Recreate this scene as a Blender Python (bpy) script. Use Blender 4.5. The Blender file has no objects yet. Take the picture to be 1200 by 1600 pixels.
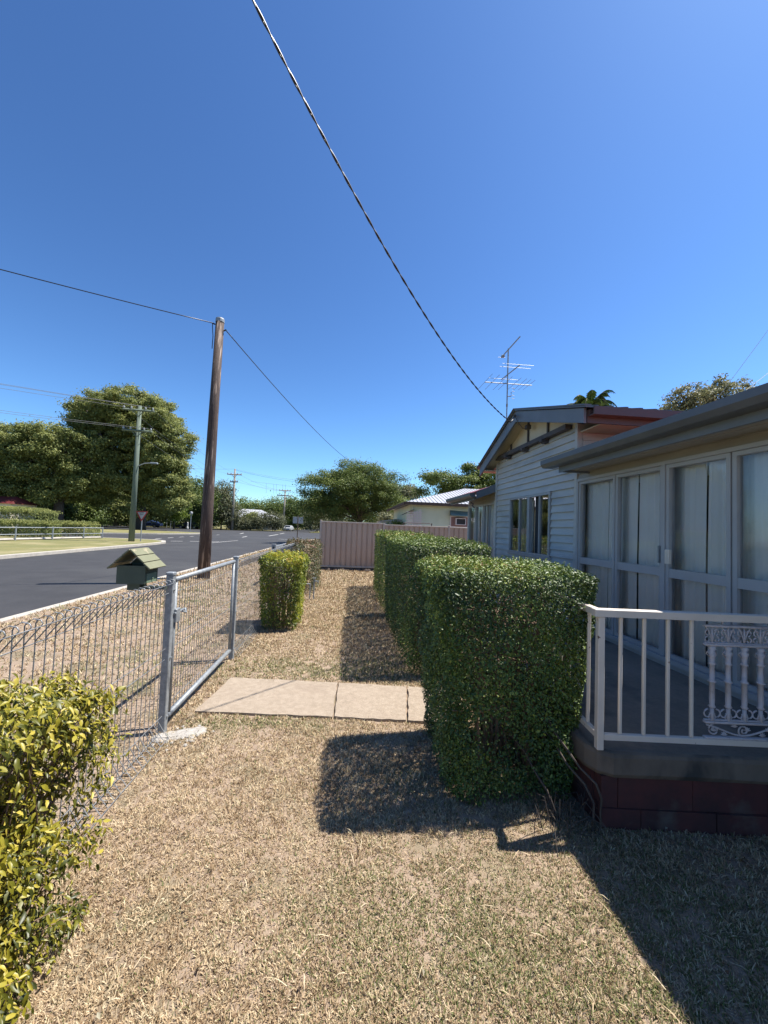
import bpy, math, random
import numpy as np
from mathutils import Vector, Matrix
random.seed(7); rng = np.random.default_rng(7)
SC = bpy.context.scene
rad = math.radians

# ---------------------------------------------------------------- camera
cam = bpy.data.cameras.new('camera'); cam_ob = bpy.data.objects.new('camera', cam)
SC.collection.objects.link(cam_ob); SC.camera = cam_ob
cam.sensor_fit = 'HORIZONTAL'; cam.sensor_width = 36; cam.lens = 18.0
cam.clip_start = 0.05; cam.clip_end = 3000
cam_ob.matrix_world = (Matrix.Translation((0, 0, 1.57)) @ Matrix.Rotation(rad(-5), 4, 'Z')
                       @ Matrix.Rotation(rad(90 + 2.38), 4, 'X') @ Matrix.Rotation(rad(2.1), 4, 'Z'))
# ---------------------------------------------------------------- sky and sun
SUN = Vector((0.49, 0.10, 1.0)).normalized()
elev = math.asin(SUN.z); azim = math.atan2(SUN.x, SUN.y)
w = bpy.data.worlds.new('World'); SC.world = w; w.use_nodes = True
nt = w.node_tree; bg = nt.nodes['Background']
sky = nt.nodes.new('ShaderNodeTexSky'); sky.sky_type = 'NISHITA'; sky.sun_disc = False
sky.sun_elevation = elev; sky.sun_rotation = azim
sky.altitude = 300; sky.air_density = 1.0; sky.dust_density = 0.55; sky.ozone_density = 3.0
gm = nt.nodes.new('ShaderNodeGamma'); gm.inputs[1].default_value = 1.35; nt.links.new(sky.outputs[0], gm.inputs[0])
tn_ = nt.nodes.new('ShaderNodeMix'); tn_.data_type = 'RGBA'; tn_.blend_type = 'MULTIPLY'; tn_.inputs[0].default_value = 1
tn_.inputs[7].default_value = (.74, .94, 1.05, 1); nt.links.new(gm.outputs[0], tn_.inputs[6])
nt.links.new(tn_.outputs[2], bg.inputs[0]); bg.inputs[1].default_value = 0.054
sl = bpy.data.lights.new('sun', 'SUN'); sl.energy = 5.0; sl.angle = rad(0.5); sl.color = (1, 0.955, 0.88)
so = bpy.data.objects.new('sun', sl); SC.collection.objects.link(so)
so.rotation_euler = SUN.to_track_quat('Z', 'Y').to_euler(); so.location = (5, 5, 30)
SC.view_settings.view_transform = 'Standard'; SC.view_settings.look = 'None'
SC.view_settings.exposure = 1.0; SC.view_settings.gamma = 1.0
SC.render.engine = 'CYCLES'
SC.render.resolution_x = 768; SC.render.resolution_y = 1024

# ---------------------------------------------------------------- materials
ALB = dict(dry_soil=.68, far_ground=.6, verge_soil=.68, far_verge_grass=.66, asphalt=.72, kerb_concrete=.66, aggregate_concrete=.66, dry_grass=.72,
    dead_leaf=.6, crushed_rock=.66, road_paint=.55, white_metal_roof=.66, golden_leaf=.72, golden_hedge_leaf=1.0, rosy_leaf=.85, green_grey_pole=.85, car_glass=1,
    white_car_paint=.6, sign_white=.7, pale_brick=.7, red_tin=.35, insulator=.6, hedge_leaf=1.0, tree_leaf=1.05, dark_tree_leaf=.95, grey_green_leaf=.85, lime_leaf=.9, worn_green_roof=.85, sign_blue=.8)
def mat(name, c1, c2=None, scale=8, rough=0.7, bump=0.0, metal=0.0, detail=6, c3=None, s3=1.0, lo=0.35, hi=0.65,
        t3=(0.5, 0.65), tint=None, stretch=None, spec=None, trans=0.0, bscale=None, fine=None):
    k_ = ALB.get(name, 1.0); sc_ = lambda c: None if c is None else tuple(v * k_ for v in c)
    c1, c2, c3 = sc_(c1), sc_(c2), sc_(c3); tint = None if tint is None else [(p, sc_(c)) for p, c in tint]
    m = bpy.data.materials.new(name); m.use_nodes = True
    N = m.node_tree; L = N.links; b = N.nodes['Principled BSDF']
    b.inputs['Roughness'].default_value = rough; b.inputs['Metallic'].default_value = metal
    if spec is not None: b.inputs['Specular IOR Level'].default_value = spec
    c4 = lambda c: (c[0], c[1], c[2], 1)
    tc = N.nodes.new('ShaderNodeTexCoord'); vec = tc.outputs['Object']
    if stretch:
        mp = N.nodes.new('ShaderNodeMapping'); mp.inputs['Scale'].default_value = stretch
        L.new(vec, mp.inputs[0]); vec = mp.outputs[0]
    def noise(s, d=detail, r=0.6):
        n = N.nodes.new('ShaderNodeTexNoise'); n.inputs['Scale'].default_value = s
        n.inputs['Detail'].default_value = d; n.inputs['Roughness'].default_value = r
        L.new(vec, n.inputs['Vector']); return n.outputs['Fac']
    def mix(f, a, c, blend='MIX'):
        x = N.nodes.new('ShaderNodeMix'); x.data_type = 'RGBA'; x.blend_type = blend
        if hasattr(f, 'links'): L.new(f, x.inputs[0])
        else: x.inputs[0].default_value = f
        for v, i in ((a, 6), (c, 7)):
            if hasattr(v, 'links'): L.new(v, x.inputs[i])
            else: x.inputs[i].default_value = c4(v)
        return x.outputs[2]
    def rng_(f, a, c):
        r = N.nodes.new('ShaderNodeMapRange'); r.inputs[1].default_value = a; r.inputs[2].default_value = c
        L.new(f, r.inputs[0]); return r.outputs[0]
    col = c1
    if c2 is not None: col = mix(rng_(noise(scale), lo, hi), c1, c2)
    if tint is not None:     # per-face attribute picks the leaf colour
        at = N.nodes.new('ShaderNodeAttribute'); at.attribute_name = 'tint'
        rp = N.nodes.new('ShaderNodeValToRGB'); e = rp.color_ramp.elements
        while len(e) < len(tint): e.new(0.5)
        for k, (p, c) in enumerate(tint): e[k].position = p; e[k].color = c4(c)
        L.new(at.outputs['Fac'], rp.inputs[0])
        col = rp.outputs[0] if c2 is None else mix(rng_(noise(scale), lo, hi), rp.outputs[0], c2)
    if c3 is not None: col = mix(rng_(noise(s3, 4), *t3), col, c3)
    if fine: # fine speckle multiplies the albedo
        f = rng_(noise(fine[0], 3, 0.7), 0.3, 0.7)
        col = mix(f, col, mix(1.0, col, (fine[1],) * 3, 'MULTIPLY'))
    if hasattr(col, 'links'): L.new(col, b.inputs['Base Color'])
    else: b.inputs['Base Color'].default_value = c4(col)
    if bump:
        bp = N.nodes.new('ShaderNodeBump'); bp.inputs['Strength'].default_value = bump
        bp.inputs['Distance'].default_value = 0.01
        L.new(noise(bscale or scale * 4), bp.inputs['Height']); L.new(bp.outputs[0], b.inputs['Normal'])
    if trans:
        t = N.nodes.new('ShaderNodeBsdfTranslucent'); ms = N.nodes.new('ShaderNodeMixShader')
        ms.inputs[0].default_value = trans
        if hasattr(col, 'links'): L.new(col, t.inputs[0])
        else: t.inputs[0].default_value = c4(col)
        L.new(b.outputs[0], ms.inputs[1]); L.new(t.outputs[0], ms.inputs[2])
        L.new(ms.outputs[0], N.nodes['Material Output'].inputs[0])
    return m

M_ = {}
M_['soil'] = mat('dry_soil', (.44, .315, .22), (.56, .42, .30), 30, .95, .6, bscale=120, c3=(.25, .22, .115), s3=2.2, t3=(.5, .68), fine=(190, .55))
M_['farsoil'] = mat('far_ground', (.30, .24, .12), (.16, .17, .06), .35, .95, c3=(.38, .30, .19), s3=.12)
M_['vergesoil'] = mat('verge_soil', (.46, .35, .22), (.38, .28, .17), 6, .95, .4, c3=(.20, .20, .085), s3=.9, t3=(.54, .66), fine=(90, .66))
M_['farverge'] = mat('far_verge_grass', (.33, .29, .10), (.20, .21, .06), .9, .95, .3, c3=(.48, .40, .20), s3=.45, fine=(14, .7))
M_['asphalt'] = mat('asphalt', (.044, .043, .046), (.062, .060, .063), 1.4, .86, .35, bscale=90, c3=(.078, .077, .077), s3=.25, fine=(70, .55))
M_['concrete'] = mat('kerb_concrete', (.58, .52, .44), (.70, .64, .55), 5, .9, .4, fine=(60, .8))
M_['path'] = mat('aggregate_concrete', (.52, .41, .30), (.66, .53, .40), 26, .9, .7, bscale=150, c3=(.46, .35, .26), s3=1.8, t3=(.55, .9), fine=(150, .55))
M_['slab'] = mat('porch_concrete', (.20, .16, .125), (.27, .22, .175), 3, .85, .3, c3=(.09, .08, .07), s3=1.4, fine=(50, .8))
M_['slabedge'] = mat('stained_concrete', (.17, .135, .105), (.11, .088, .068), 5, .9, .5, c3=(.05, .045, .04), s3=3, t3=(.52, .62), stretch=(1, 1, .5))
M_['block'] = mat('dark_red_block', (.10, .028, .026), (.055, .022, .022), 5, .8, .4, c3=(.10, .075, .065), s3=4, t3=(.58, .75))
M_['board'] = mat('blue_grey_board', (.425, .42, .405), (.48, .47, .455), 1.2, .55, .06, c3=(.34, .34, .34), s3=.7, stretch=(1, 1, 4))
M_['cream'] = mat('cream_board', (.50, .44, .34), (.56, .50, .39), 1.5, .6, .1)
M_['header'] = mat('tan_header_board', (.30, .28, .245), (.345, .325, .285), 2, .65, .1)
M_['soffit'] = mat('soffit_beige', (.42, .37, .28), (.48, .42, .33), 2, .7, .1)
M_['fascia'] = mat('slate_fascia', (.12, .14, .17), (.15, .17, .20), 3, .5, .08)
M_['gutter'] = mat('gutter_paint', (.085, .09, .10), (.11, .115, .125), 4, .38)
M_['redroof'] = mat('red_metal_roof', (.34, .085, .055), (.29, .07, .05), 2, .45)
M_['brownred'] = mat('brown_red_gutter', (.085, .055, .052), (.07, .045, .042), 3, .5)
M_['beam'] = mat('dark_timber', (.05, .045, .05), (.08, .07, .07), 6, .7)
M_['alu'] = mat('painted_frame', (.38, .375, .385), (.33, .325, .335), 2, .4)
M_['curtain'] = mat('curtain_cloth', (.92, .92, .92), (.84, .85, .86), 2, .85, trans=.15)
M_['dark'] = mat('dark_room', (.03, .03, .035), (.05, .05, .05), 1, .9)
M_['white'] = mat('chipped_white_paint', (.62, .54, .46), (.68, .60, .52), 6, .45, .2, c3=(.12, .05, .035), s3=26, t3=(.67, .70))
M_['lace'] = mat('lace_paint', (.44, .40, .41), (.50, .46, .47), 12, .5, .3, c3=(.30, .27, .27), s3=40, t3=(.55, .75))
M_['galv'] = mat('galvanised_steel', (.19, .205, .22), (.29, .31, .325), 30, .5, .15, metal=.2)
M_['wire'] = mat('galvanised_wire', (.16, .165, .17), (.26, .27, .28), 12, .45, metal=.3)
M_['darkpost'] = mat('galvanised_dull', (.20, .215, .23), (.28, .30, .31), 20, .5, metal=.3)
M_['mail'] = mat('green_box_paint', (.045, .065, .045), (.06, .08, .055), 8, .6, .2)
M_['mailroof'] = mat('worn_green_roof', (.21, .21, .125), (.17, .175, .10), 14, .75, .4, c3=(.36, .31, .20), s3=14, t3=(.56, .66))
M_['mailroofside'] = mat('green_front_panel', (.15, .20, .13), (.12, .17, .11), 10, .7)
M_['pole'] = mat('weathered_pole_wood', (.035, .022, .019), (.085, .055, .042), 14, .85, .7, stretch=(4, 4, .25), c3=(.33, .25, .20), s3=5, t3=(.56, .66))
M_['greypole'] = mat('green_grey_pole', (.10, .135, .10), (.16, .19, .145), 6, .85, .3, stretch=(2, 2, .2))
M_['farpole'] = mat('far_pole', (.22, .19, .16), (.28, .25, .21), 4, .85, stretch=(2, 2, .2))
M_['ceramic'] = mat('insulator', (.55, .55, .54), rough=.3)
M_['cable'] = mat('black_cable', (.018, .018, .022), rough=.45)
M_['line'] = mat('line_wire', (.16, .16, .17), rough=.5)
M_['cb'] = mat('steel_sheet_fence', (.43, .315, .245), (.39, .285, .22), 1.2, .5, c3=(.35, .255, .20), s3=.9, t3=(.5, .8))
M_['cbcap'] = mat('steel_fence_rail', (.44, .36, .30), rough=.5)
M_['sleeper'] = mat('dark_sleeper', (.07, .05, .04), (.11, .08, .06), 8, .9, .5)
M_['nwall'] = mat('pale_green_board', (.52, .55, .40), (.58, .60, .45), 1.5, .6)
M_['nroof'] = mat('white_metal_roof', (.60, .60, .62), (.52, .52, .55), 2, .5)
M_['brown'] = mat('brown_fascia', (.055, .03, .022), (.08, .045, .03), 5, .6)
M_['awn'] = mat('awning_green', (.14, .20, .18), (.18, .24, .21), 3, .5)
M_['acbody'] = mat('cooler_casing', (.60, .52, .50), rough=.5)
M_['mauve'] = mat('mauve_panel', (.26, .15, .14), (.22, .12, .11), 4, .7)
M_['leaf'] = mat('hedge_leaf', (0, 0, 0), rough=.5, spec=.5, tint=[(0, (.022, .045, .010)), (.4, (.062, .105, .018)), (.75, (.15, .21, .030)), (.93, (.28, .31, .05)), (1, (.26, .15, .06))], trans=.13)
M_['gold'] = mat('golden_leaf', (0, 0, 0), rough=.42, spec=.45, tint=[(0, (.04, .055, .010)), (.35, (.15, .155, .016)), (.62, (.42, .37, .035)), (.85, (.68, .55, .09)), (1, (.80, .66, .24))], trans=.32)
M_['gold2'] = mat('golden_hedge_leaf', (0, 0, 0), rough=.45, tint=[(0, (.06, .09, .016)), (.35, (.20, .24, .025)), (.75, (.48, .46, .05)), (1, (.58, .36, .08))], trans=.34)
M_['pinkleaf'] = mat('rosy_leaf', (0, 0, 0), rough=.5, tint=[(0, (.04, .06, .02)), (.5, (.11, .12, .035)), (.8, (.22, .17, .08)), (1, (.42, .16, .15))], trans=.25)
M_['tree'] = mat('tree_leaf', (0, 0, 0), rough=.55, spec=.3, tint=[(0, (.085, .11, .035)), (.5, (.205, .23, .07)), (1, (.42, .41, .14))], trans=.38)
M_['treedark'] = mat('dark_tree_leaf', (0, 0, 0), rough=.5, spec=.35, tint=[(0, (.045, .075, .02)), (.5, (.12, .17, .04)), (1, (.28, .31, .08))], trans=.36)
M_['treelime'] = mat('lime_leaf', (0, 0, 0), rough=.55, tint=[(0, (.10, .16, .02)), (1, (.30, .38, .04))], trans=.35)
M_['treegrey'] = mat('grey_green_leaf', (0, 0, 0), rough=.6, tint=[(0, (.09, .105, .055)), (.6, (.21, .215, .10)), (1, (.36, .30, .15))], trans=.32)
M_['bark'] = mat('dark_bark', (.055, .042, .034), (.09, .07, .055), 9, .9, .5)
M_['twig'] = mat('brown_twig', (.16, .10, .07), (.22, .15, .10), 14, .85)
M_['carblue'] = mat('blue_car_paint', (.03, .05, .12), rough=.25)
M_['carwhite'] = mat('white_car_paint', (.6, .62, .64), rough=.3)
M_['glassdark'] = mat('car_glass', (.02, .025, .03), rough=.08)
M_['tyre'] = mat('tyre_rubber', (.02, .02, .02), rough=.85)
M_['rim'] = mat('wheel_rim', (.35, .35, .36), rough=.35, metal=.7)
M_['signred'] = mat('sign_red', (.42, .03, .03), rough=.4)
M_['signwhite'] = mat('sign_white', (.62, .60, .58), rough=.4)
M_['signblack'] = mat('sign_black', (.02, .02, .02), rough=.5)
M_['signblue'] = mat('sign_blue', (.01, .12, .55), rough=.4)
M_['signback'] = mat('sign_back_alu', (.40, .41, .42), (.34, .35, .36), 5, .5)
M_['mark'] = mat('road_paint', (.75, .73, .68), (.55, .53, .50), 3, .8)
M_['redtile'] = mat('red_tin', (.34, .05, .05), rough=.6)
M_['brick'] = mat('pale_brick', (.45, .33, .22), (.38, .27, .18), 6, .85)
M_['grass'] = mat('dry_grass', (0, 0, 0), rough=.8, spec=.2, tint=[(0, (.20, .125, .06)), (.22, (.42, .285, .165)), (.5, (.66, .50, .31)), (.78, (.86, .72, .49)), (.84, (.15, .19, .06)), (1, (.26, .28, .10))], trans=.15)
M_['stone'] = mat('crushed_rock', (.62, .58, .52), (.46, .42, .37), 40, .9, .8)
M_['deadleaf'] = mat('dead_leaf', (0, 0, 0), rough=.8, tint=[(0, (.16, .08, .04)), (.6, (.40, .27, .14)), (1, (.55, .50, .36))], trans=.15)
g = bpy.data.materials.new('window_glass'); g.use_nodes = True
N = g.node_tree; L = N.links; N.nodes.remove(N.nodes['Principled BSDF'])
tr = N.nodes.new('ShaderNodeBsdfTransparent'); tr.inputs[0].default_value = (.985, .985, 1, 1)
gl = N.nodes.new('ShaderNodeBsdfGlossy'); gl.inputs['Roughness'].default_value = 0.015
fr = N.nodes.new('ShaderNodeFresnel'); fr.inputs[0].default_value = 1.7
nz = N.nodes.new('ShaderNodeTexNoise'); nz.inputs['Scale'].default_value = 1.6
bp = N.nodes.new('ShaderNodeBump'); bp.inputs['Strength'].default_value = .10; bp.inputs['Distance'].default_value = .02
L.new(nz.outputs[0], bp.inputs['Height']); L.new(bp.outputs[0], gl.inputs['Normal'])
ms = N.nodes.new('ShaderNodeMixShader'); L.new(fr.outputs[0], ms.inputs[0]); L.new(tr.outputs[0], ms.inputs[1]); L.new(gl.outputs[0], ms.inputs[2])
L.new(ms.outputs[0], N.nodes['Material Output'].inputs[0]); M_['glass'] = g
g2 = g.copy(); g2.name = 'reflective_glass'; M_['glassfilm'] = g2
for nd in g2.node_tree.nodes:
    if nd.type == 'FRESNEL': nd.inputs[0].default_value = 3.4

# ---------------------------------------------------------------- object helpers
def wloc(o):
    v = Vector(o.location)
    while o.parent: o = o.parent; v += Vector(o.location)
    return v
def props(o, label=None, cat=None, group=None, kind=None):
    for k, v in (('label', label), ('category', cat), ('group', group), ('kind', kind)):
        if v: o[k] = v
    return o
def thing(name, loc, label, cat, group=None):
    o = bpy.data.objects.new(name, None); SC.collection.objects.link(o); o.location = loc
    o.empty_display_size = .2
    return props(o, label, cat, group)
def link(name, me, m, parent=None, loc=None):
    o = bpy.data.objects.new(name, me); SC.collection.objects.link(o)
    if m is not None: me.materials.append(M_[m] if isinstance(m, str) else m)
    if parent is not None: o.parent = parent
    if loc is not None: o.location = loc
    return o
class MB:
    def __init__(s): s.v = []; s.f = []; s.mi = []; s.cur = 0
    def add(s, vs, fs):
        n = len(s.v); s.v += [tuple(v) for v in vs]; s.f += [tuple(i + n for i in f) for f in fs]; s.mi += [s.cur] * len(fs); return s
    def box(s, x0, x1, y0, y1, z0, z1):
        return s.add([(x0, y0, z0), (x1, y0, z0), (x1, y1, z0), (x0, y1, z0), (x0, y0, z1), (x1, y0, z1), (x1, y1, z1), (x0, y1, z1)],
                     [(0, 3, 2, 1), (4, 5, 6, 7), (0, 1, 5, 4), (1, 2, 6, 5), (2, 3, 7, 6), (3, 0, 4, 7)])
    def cbox(s, x0, x1, y0, y1, z0, z1, b=.006):
        # box with a chamfered outline (in plan and on top)
        P = [(x0 + b, y0), (x1 - b, y0), (x1, y0 + b), (x1, y1 - b), (x1 - b, y1), (x0 + b, y1), (x0, y1 - b), (x0, y0 + b)]
        cx, cy = (x0 + x1) / 2, (y0 + y1) / 2
        rings = []
        for z, k in ((z0 + b, 0), (z1 - b, 0), (z1, b)):
            rings.append([(x - k * (1 if x > cx else -1), y - k * (1 if y > cy else -1), z) for x, y in P])
        vs = [(x, y, z0) for x, y in P]; rings = [vs] + rings[1:]
        V = [p for r in rings for p in r]; F = []
        for r in range(len(rings) - 1):
            for i in range(8): j = (i + 1) % 8; F.append((r * 8 + i, r * 8 + j, r * 8 + 8 + j, r * 8 + 8 + i))
        F.append(tuple(range(7, -1, -1))); F.append(tuple(range(len(V) - 8, len(V))))
        return s.add(V, F)
    def prism(s, poly, z0, z1):   # poly in xy, counter-clockwise
        n = len(poly)
        return s.add([(x, y, z0) for x, y in poly] + [(x, y, z1) for x, y in poly],
                     [tuple(range(n - 1, -1, -1)), tuple(range(n, 2 * n))] + [(i, (i + 1) % n, n + (i + 1) % n, n + i) for i in range(n)])
    def extr(s, poly, a, b, axis='y'):   # poly of (u,z) extruded along axis from a to b; axis 'y': u=x ; axis 'x': u=y
        n = len(poly)
        f = (lambda u, z, t: (u, t, z)) if axis == 'y' else (lambda u, z, t: (t, u, z))
        return s.add([f(u, z, a) for u, z in poly] + [f(u, z, b) for u, z in poly],
                     [tuple(range(n)), tuple(range(2 * n - 1, n - 1, -1))] + [(i + 1 if i + 1 < n else 0, i, n + i, n + (i + 1) % n) for i in range(n)])
    def tube(s, pts, r, n=6, caps=True):
        pts = [Vector(p) for p in pts]; rs = r if hasattr(r, '__len__') else [r] * len(pts)
        V = []; F = []; up = None
        for i, p in enumerate(pts):
            d = (pts[min(i + 1, len(pts) - 1)] - pts[max(i - 1, 0)])
            if d.length < 1e-9: d = Vector((0, 0, 1))
            d.normalize()
            if up is None or abs(up.dot(d)) > .98: up = Vector((0, 0, 1)) if abs(d.z) < .9 else Vector((1, 0, 0))
            a = d.cross(up).normalized(); b = d.cross(a).normalized(); up = -b if False else up
            for k in range(n):
                t = 2 * math.pi * k / n; V.append(p + (a * math.cos(t) + b * math.sin(t)) * rs[i])
        for i in range(len(pts) - 1):
            for k in range(n):
                j = (k + 1) % n; F.append((i * n + k, i * n + j, i * n + n + j, i * n + n + k))
        if caps: F.append(tuple(range(n - 1, -1, -1))); F.append(tuple(range(len(V) - n, len(V))))
        return s.add(V, F)
    def cyl(s, x, y, z0, z1, r, n=12, r2=None): return s.tube([(x, y, z0), (x, y, z1)], [r, r if r2 is None else r2], n)
    def lathe(s, x, y, prof, n=12):
        V = []; F = []
        for r, z in prof:
            for k in range(n): t = 2 * math.pi * k / n; V.append((x + r * math.cos(t), y + r * math.sin(t), z))
        for i in range(len(prof) - 1):
            for k in range(n): j = (k + 1) % n; F.append((i * n + k, i * n + j, i * n + n + j, i * n + n + k))
        F.append(tuple(range(n - 1, -1, -1))); F.append(tuple(range(len(V) - n, len(V))))
        return s.add(V, F)
    def xf(s, mtx):
        s.v = [tuple(mtx @ Vector(v)) for v in s.v]; return s
    def build(s, name, m, parent=None, smooth=False, loc=None):
        off = wloc(parent) if parent is not None else Vector(loc or (0, 0, 0))
        me = bpy.data.meshes.new(name)
        me.from_pydata([(x - off.x, y - off.y, z - off.z) for x, y, z in s.v], [], s.f)
        ms_ = m if isinstance(m, (list, tuple)) else [m]
        for q in ms_: me.materials.append(M_[q])
        if len(ms_) > 1: me.polygons.foreach_set('material_index', s.mi)
        if smooth: me.polygons.foreach_set('use_smooth', [True] * len(s.f))
        me.update()
        return link(name, me, None, parent, None if parent is not None else (loc or (0, 0, 0)))
def npmesh(name, V, nper, tint, m, parent=None, faces=None, smooth=False, loc=None):
    """V: (n, k, 3) vertices per element; faces: index tuples inside the element; tint: (n,)"""
    n, k, _ = V.shape; off = np.array(wloc(parent) if parent is not None else Vector(loc or (0, 0, 0)))
    me = bpy.data.meshes.new(name)
    me.vertices.add(n * k); me.vertices.foreach_set('co', (V - off).reshape(-1).astype(np.float32))
    loops = np.concatenate([np.array(f) for f in faces]); ls = [len(f) for f in faces]
    allL = (np.arange(n)[:, None] * k + loops[None, :]).reshape(-1)
    me.loops.add(len(allL)); me.loops.foreach_set('vertex_index', allL.astype(np.int32))
    tot = np.tile(np.array(ls), n); st = np.concatenate([[0], np.cumsum(tot)[:-1]])
    me.polygons.add(len(tot)); me.polygons.foreach_set('loop_start', st.astype(np.int32)); me.polygons.foreach_set('loop_total', tot.astype(np.int32))
    if smooth: me.polygons.foreach_set('use_smooth', np.ones(len(tot), bool))
    a = me.attributes.new('tint', 'FLOAT', 'FACE'); a.data.foreach_set('value', np.repeat(tint, len(faces)).astype(np.float32))
    me.update(calc_edges=True)
    return link(name, me, m, parent, None if parent is not None else (loc or (0, 0, 0)))
def unit(v): return v / (np.linalg.norm(v, axis=-1, keepdims=True) + 1e-9)
def leaves(P, Nrm, size, aspect=.5, jitter=.9, fold=.25, droop=None):
    """diamond leaves with a folded midrib: P positions, Nrm preferred normals"""
    n = len(P); nr = unit(Nrm + rng.normal(0, jitter, (n, 3)))
    t = rng.normal(0, 1, (n, 3))
    if droop is not None: t = t + np.array([0, 0, -droop])
    d = unit(t - (t * nr).sum(1, keepdims=True) * nr); s = np.cross(nr, d)
    L_ = (size * rng.uniform(.65, 1.3, n))[:, None]
    base = P - d * L_ * .5; tip = P + d * L_ * .5 - nr * L_ * .1
    l = P + s * L_ * aspect * .5 + nr * L_ * fold * .5; r = P - s * L_ * aspect * .5 + nr * L_ * fold * .5
    return np.stack([base, r, tip, l], 1)
LF = [(0, 1, 2), (0, 2, 3)]
_G = np.random.default_rng(3).random((256, 256))
def vnoise(x, y, s):
    x = np.asarray(x) / s + 100.3; y = np.asarray(y) / s + 77.7; i = np.floor(x).astype(int); j = np.floor(y).astype(int)
    u = x - i; v = y - j; u = u * u * (3 - 2 * u); v = v * v * (3 - 2 * v); g_ = lambda a, c: _G[a % 256, c % 256]
    return g_(i, j) * (1 - u) * (1 - v) + g_(i + 1, j) * u * (1 - v) + g_(i, j + 1) * (1 - u) * v + g_(i + 1, j + 1) * u * v
def fnoise(x, y, s): return .55 * vnoise(x, y, s) + .3 * vnoise(y + 5, x, s * .47) + .15 * vnoise(x, y + 9, s * .21)

# ================================================================ SETTING: ground, road
def sheet(name, poly, z, m, label=None):
    b = MB(); b.add([(x, y, z) for x, y in poly], [tuple(range(len(poly)))])
    return props(b.build(name, m), kind='structure')
RZ = -0.12
sheet('ground', [(-1500, -300), (1500, -300), (1500, 2500), (-1500, 2500)], -0.135, 'farsoil')
sheet('road', [(-13.3, -60), (-4.9, -60), (-4.9, 46), (30, 47), (30, 87), (-9.2, 87), (-9.2, 420), (-17.5, 420), (-17.5, 87), (-34, 87), (-95, 92), (-95, 56), (-33, 58), (-33, 44), (-70, 36), (-70, 28.5), (-13.3, 28.5)], RZ, 'asphalt')
def raised(name, poly, m='vergesoil', top=0.0):
    b = MB(); b.prism(poly, -0.2, top); return props(b.build(name, m), kind='structure')
raised('front_yard', [(-4.98, -20), (30, -20), (30, 44), (-3.5, 44.5), (-4.6, 43.6), (-4.98, 42)], 'soil')
raised('far_verge', [(-60, -20), (-13.22, -20), (-13.22, 27.2), (-13.45, 29.0), (-14.1, 30.4), (-15.3, 31.5), (-17.5, 32.0), (-60, 32.6)], 'farverge')
isl = [(-70, 42.3), (-45, 41.6), (-30, 42.0), (-26.3, 43.0), (-22.2, 46.5), (-20.2, 50), (-19.6, 53), (-20.6, 55), (-26, 57.2), (-40, 58.4), (-70, 58)]
raised('traffic_island', isl, 'farverge')
raised('far_ground', [(-400, 88.3), (-17.6, 88.3), (-17.6, 700), (-400, 700)], 'farverge')
raised('far_ground', [(-9.1, 88.3), (400, 88.3), (400, 700), (-9.1, 700)], 'farverge')
def kerbline(pts, wdt=.32, name='kerb', z1=0.006):
    b = MB(); L_ = []; R_ = []
    for i, p in enumerate(pts):
        p = Vector(p); d = (Vector(pts[min(i + 1, len(pts) - 1)]) - Vector(pts[max(i - 1, 0)])).normalized(); n = Vector((d.y, -d.x))
        L_.append(p); R_.append(p + n * wdt)
    n = len(pts); V = [(p.x, p.y, z1) for p in L_] + [(p.x, p.y, z1) for p in R_] + [(p.x, p.y, -.13) for p in R_] + [(p.x, p.y, -.13) for p in L_]
    F = []
    for i in range(n - 1):
        F += [(i, i + 1, n + i + 1, n + i), (n + i, n + i + 1, 2 * n + i + 1, 2 * n + i), (3 * n + i + 1, 3 * n + i, i, i + 1)]
    b.add(V, F); return props(b.build(name, 'concrete'), kind='structure')
kerbline([(-4.985, 42), (-4.985, 20), (-4.985, -20)], .16)
b = MB(); b.add([(-5.14, -20, -.035), (-5.14, 43, -.035), (-5.48, 43, -.112), (-5.48, -20, -.112)], [(0, 1, 2, 3)])
b.box(-5.5, -5.47, -20, 43, -.15, -.1125); props(b.build('gutter', 'concrete'), kind='structure')
kerbline([(-13.22, -20), (-13.22, 27.2), (-13.45, 29.0), (-14.1, 30.4), (-15.3, 31.5), (-17.5, 32.0), (-60, 32.6)], .28)
kerbline([(-70, 42.3 - .0), (-45, 41.6), (-30, 42.0), (-26.3, 43.0), (-22.2, 46.5), (-20.2, 50), (-19.6, 53), (-20.6, 55), (-26, 57.2)], .28)
def mark(x0, y0, x1, y1, wd=.14):
    a = Vector((x0, y0)); c = Vector((x1, y1)); d = (c - a).normalized(); n = Vector((-d.y, d.x)) * wd / 2
    return [(a + n), (a - n), (c - n), (c + n)]
b = MB()
for q in [(-11.0, 31.0, -10.5, 37.5, .16), (-11.1, 54.5, -11.6, 64, .3), (-7.9, 44.3, -6.6, 43.9, .3), (-12.4, 46, -12.9, 50, .2),
          (-12.0, 68, -12.6, 76, .25), (-16.5, 60, -17.6, 66, .25)]:
    m4 = mark(*q); b.add([(p.x, p.y, RZ + .004) for p in m4], [(0, 1, 2, 3)])
for k in range(4):
    x = -15.6 + k * 1.25; y = 31.9 + k * .85 * .7
    b.add([(p.x, p.y, RZ + .004) for p in mark(x, y, x + .75, y + .40, .3)], [(0, 1, 2, 3)])
for k in range(7):
    y = 35.5 + k * 2.6; x = -17.0 - k * .12 + .02 * k * k
    b.add([(p.x, p.y, RZ + .004) for p in mark(x, y, x - .1, y + 1.3, .2)], [(0, 1, 2, 3)])
props(b.build('road_markings', 'mark'), kind='structure')

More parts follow.
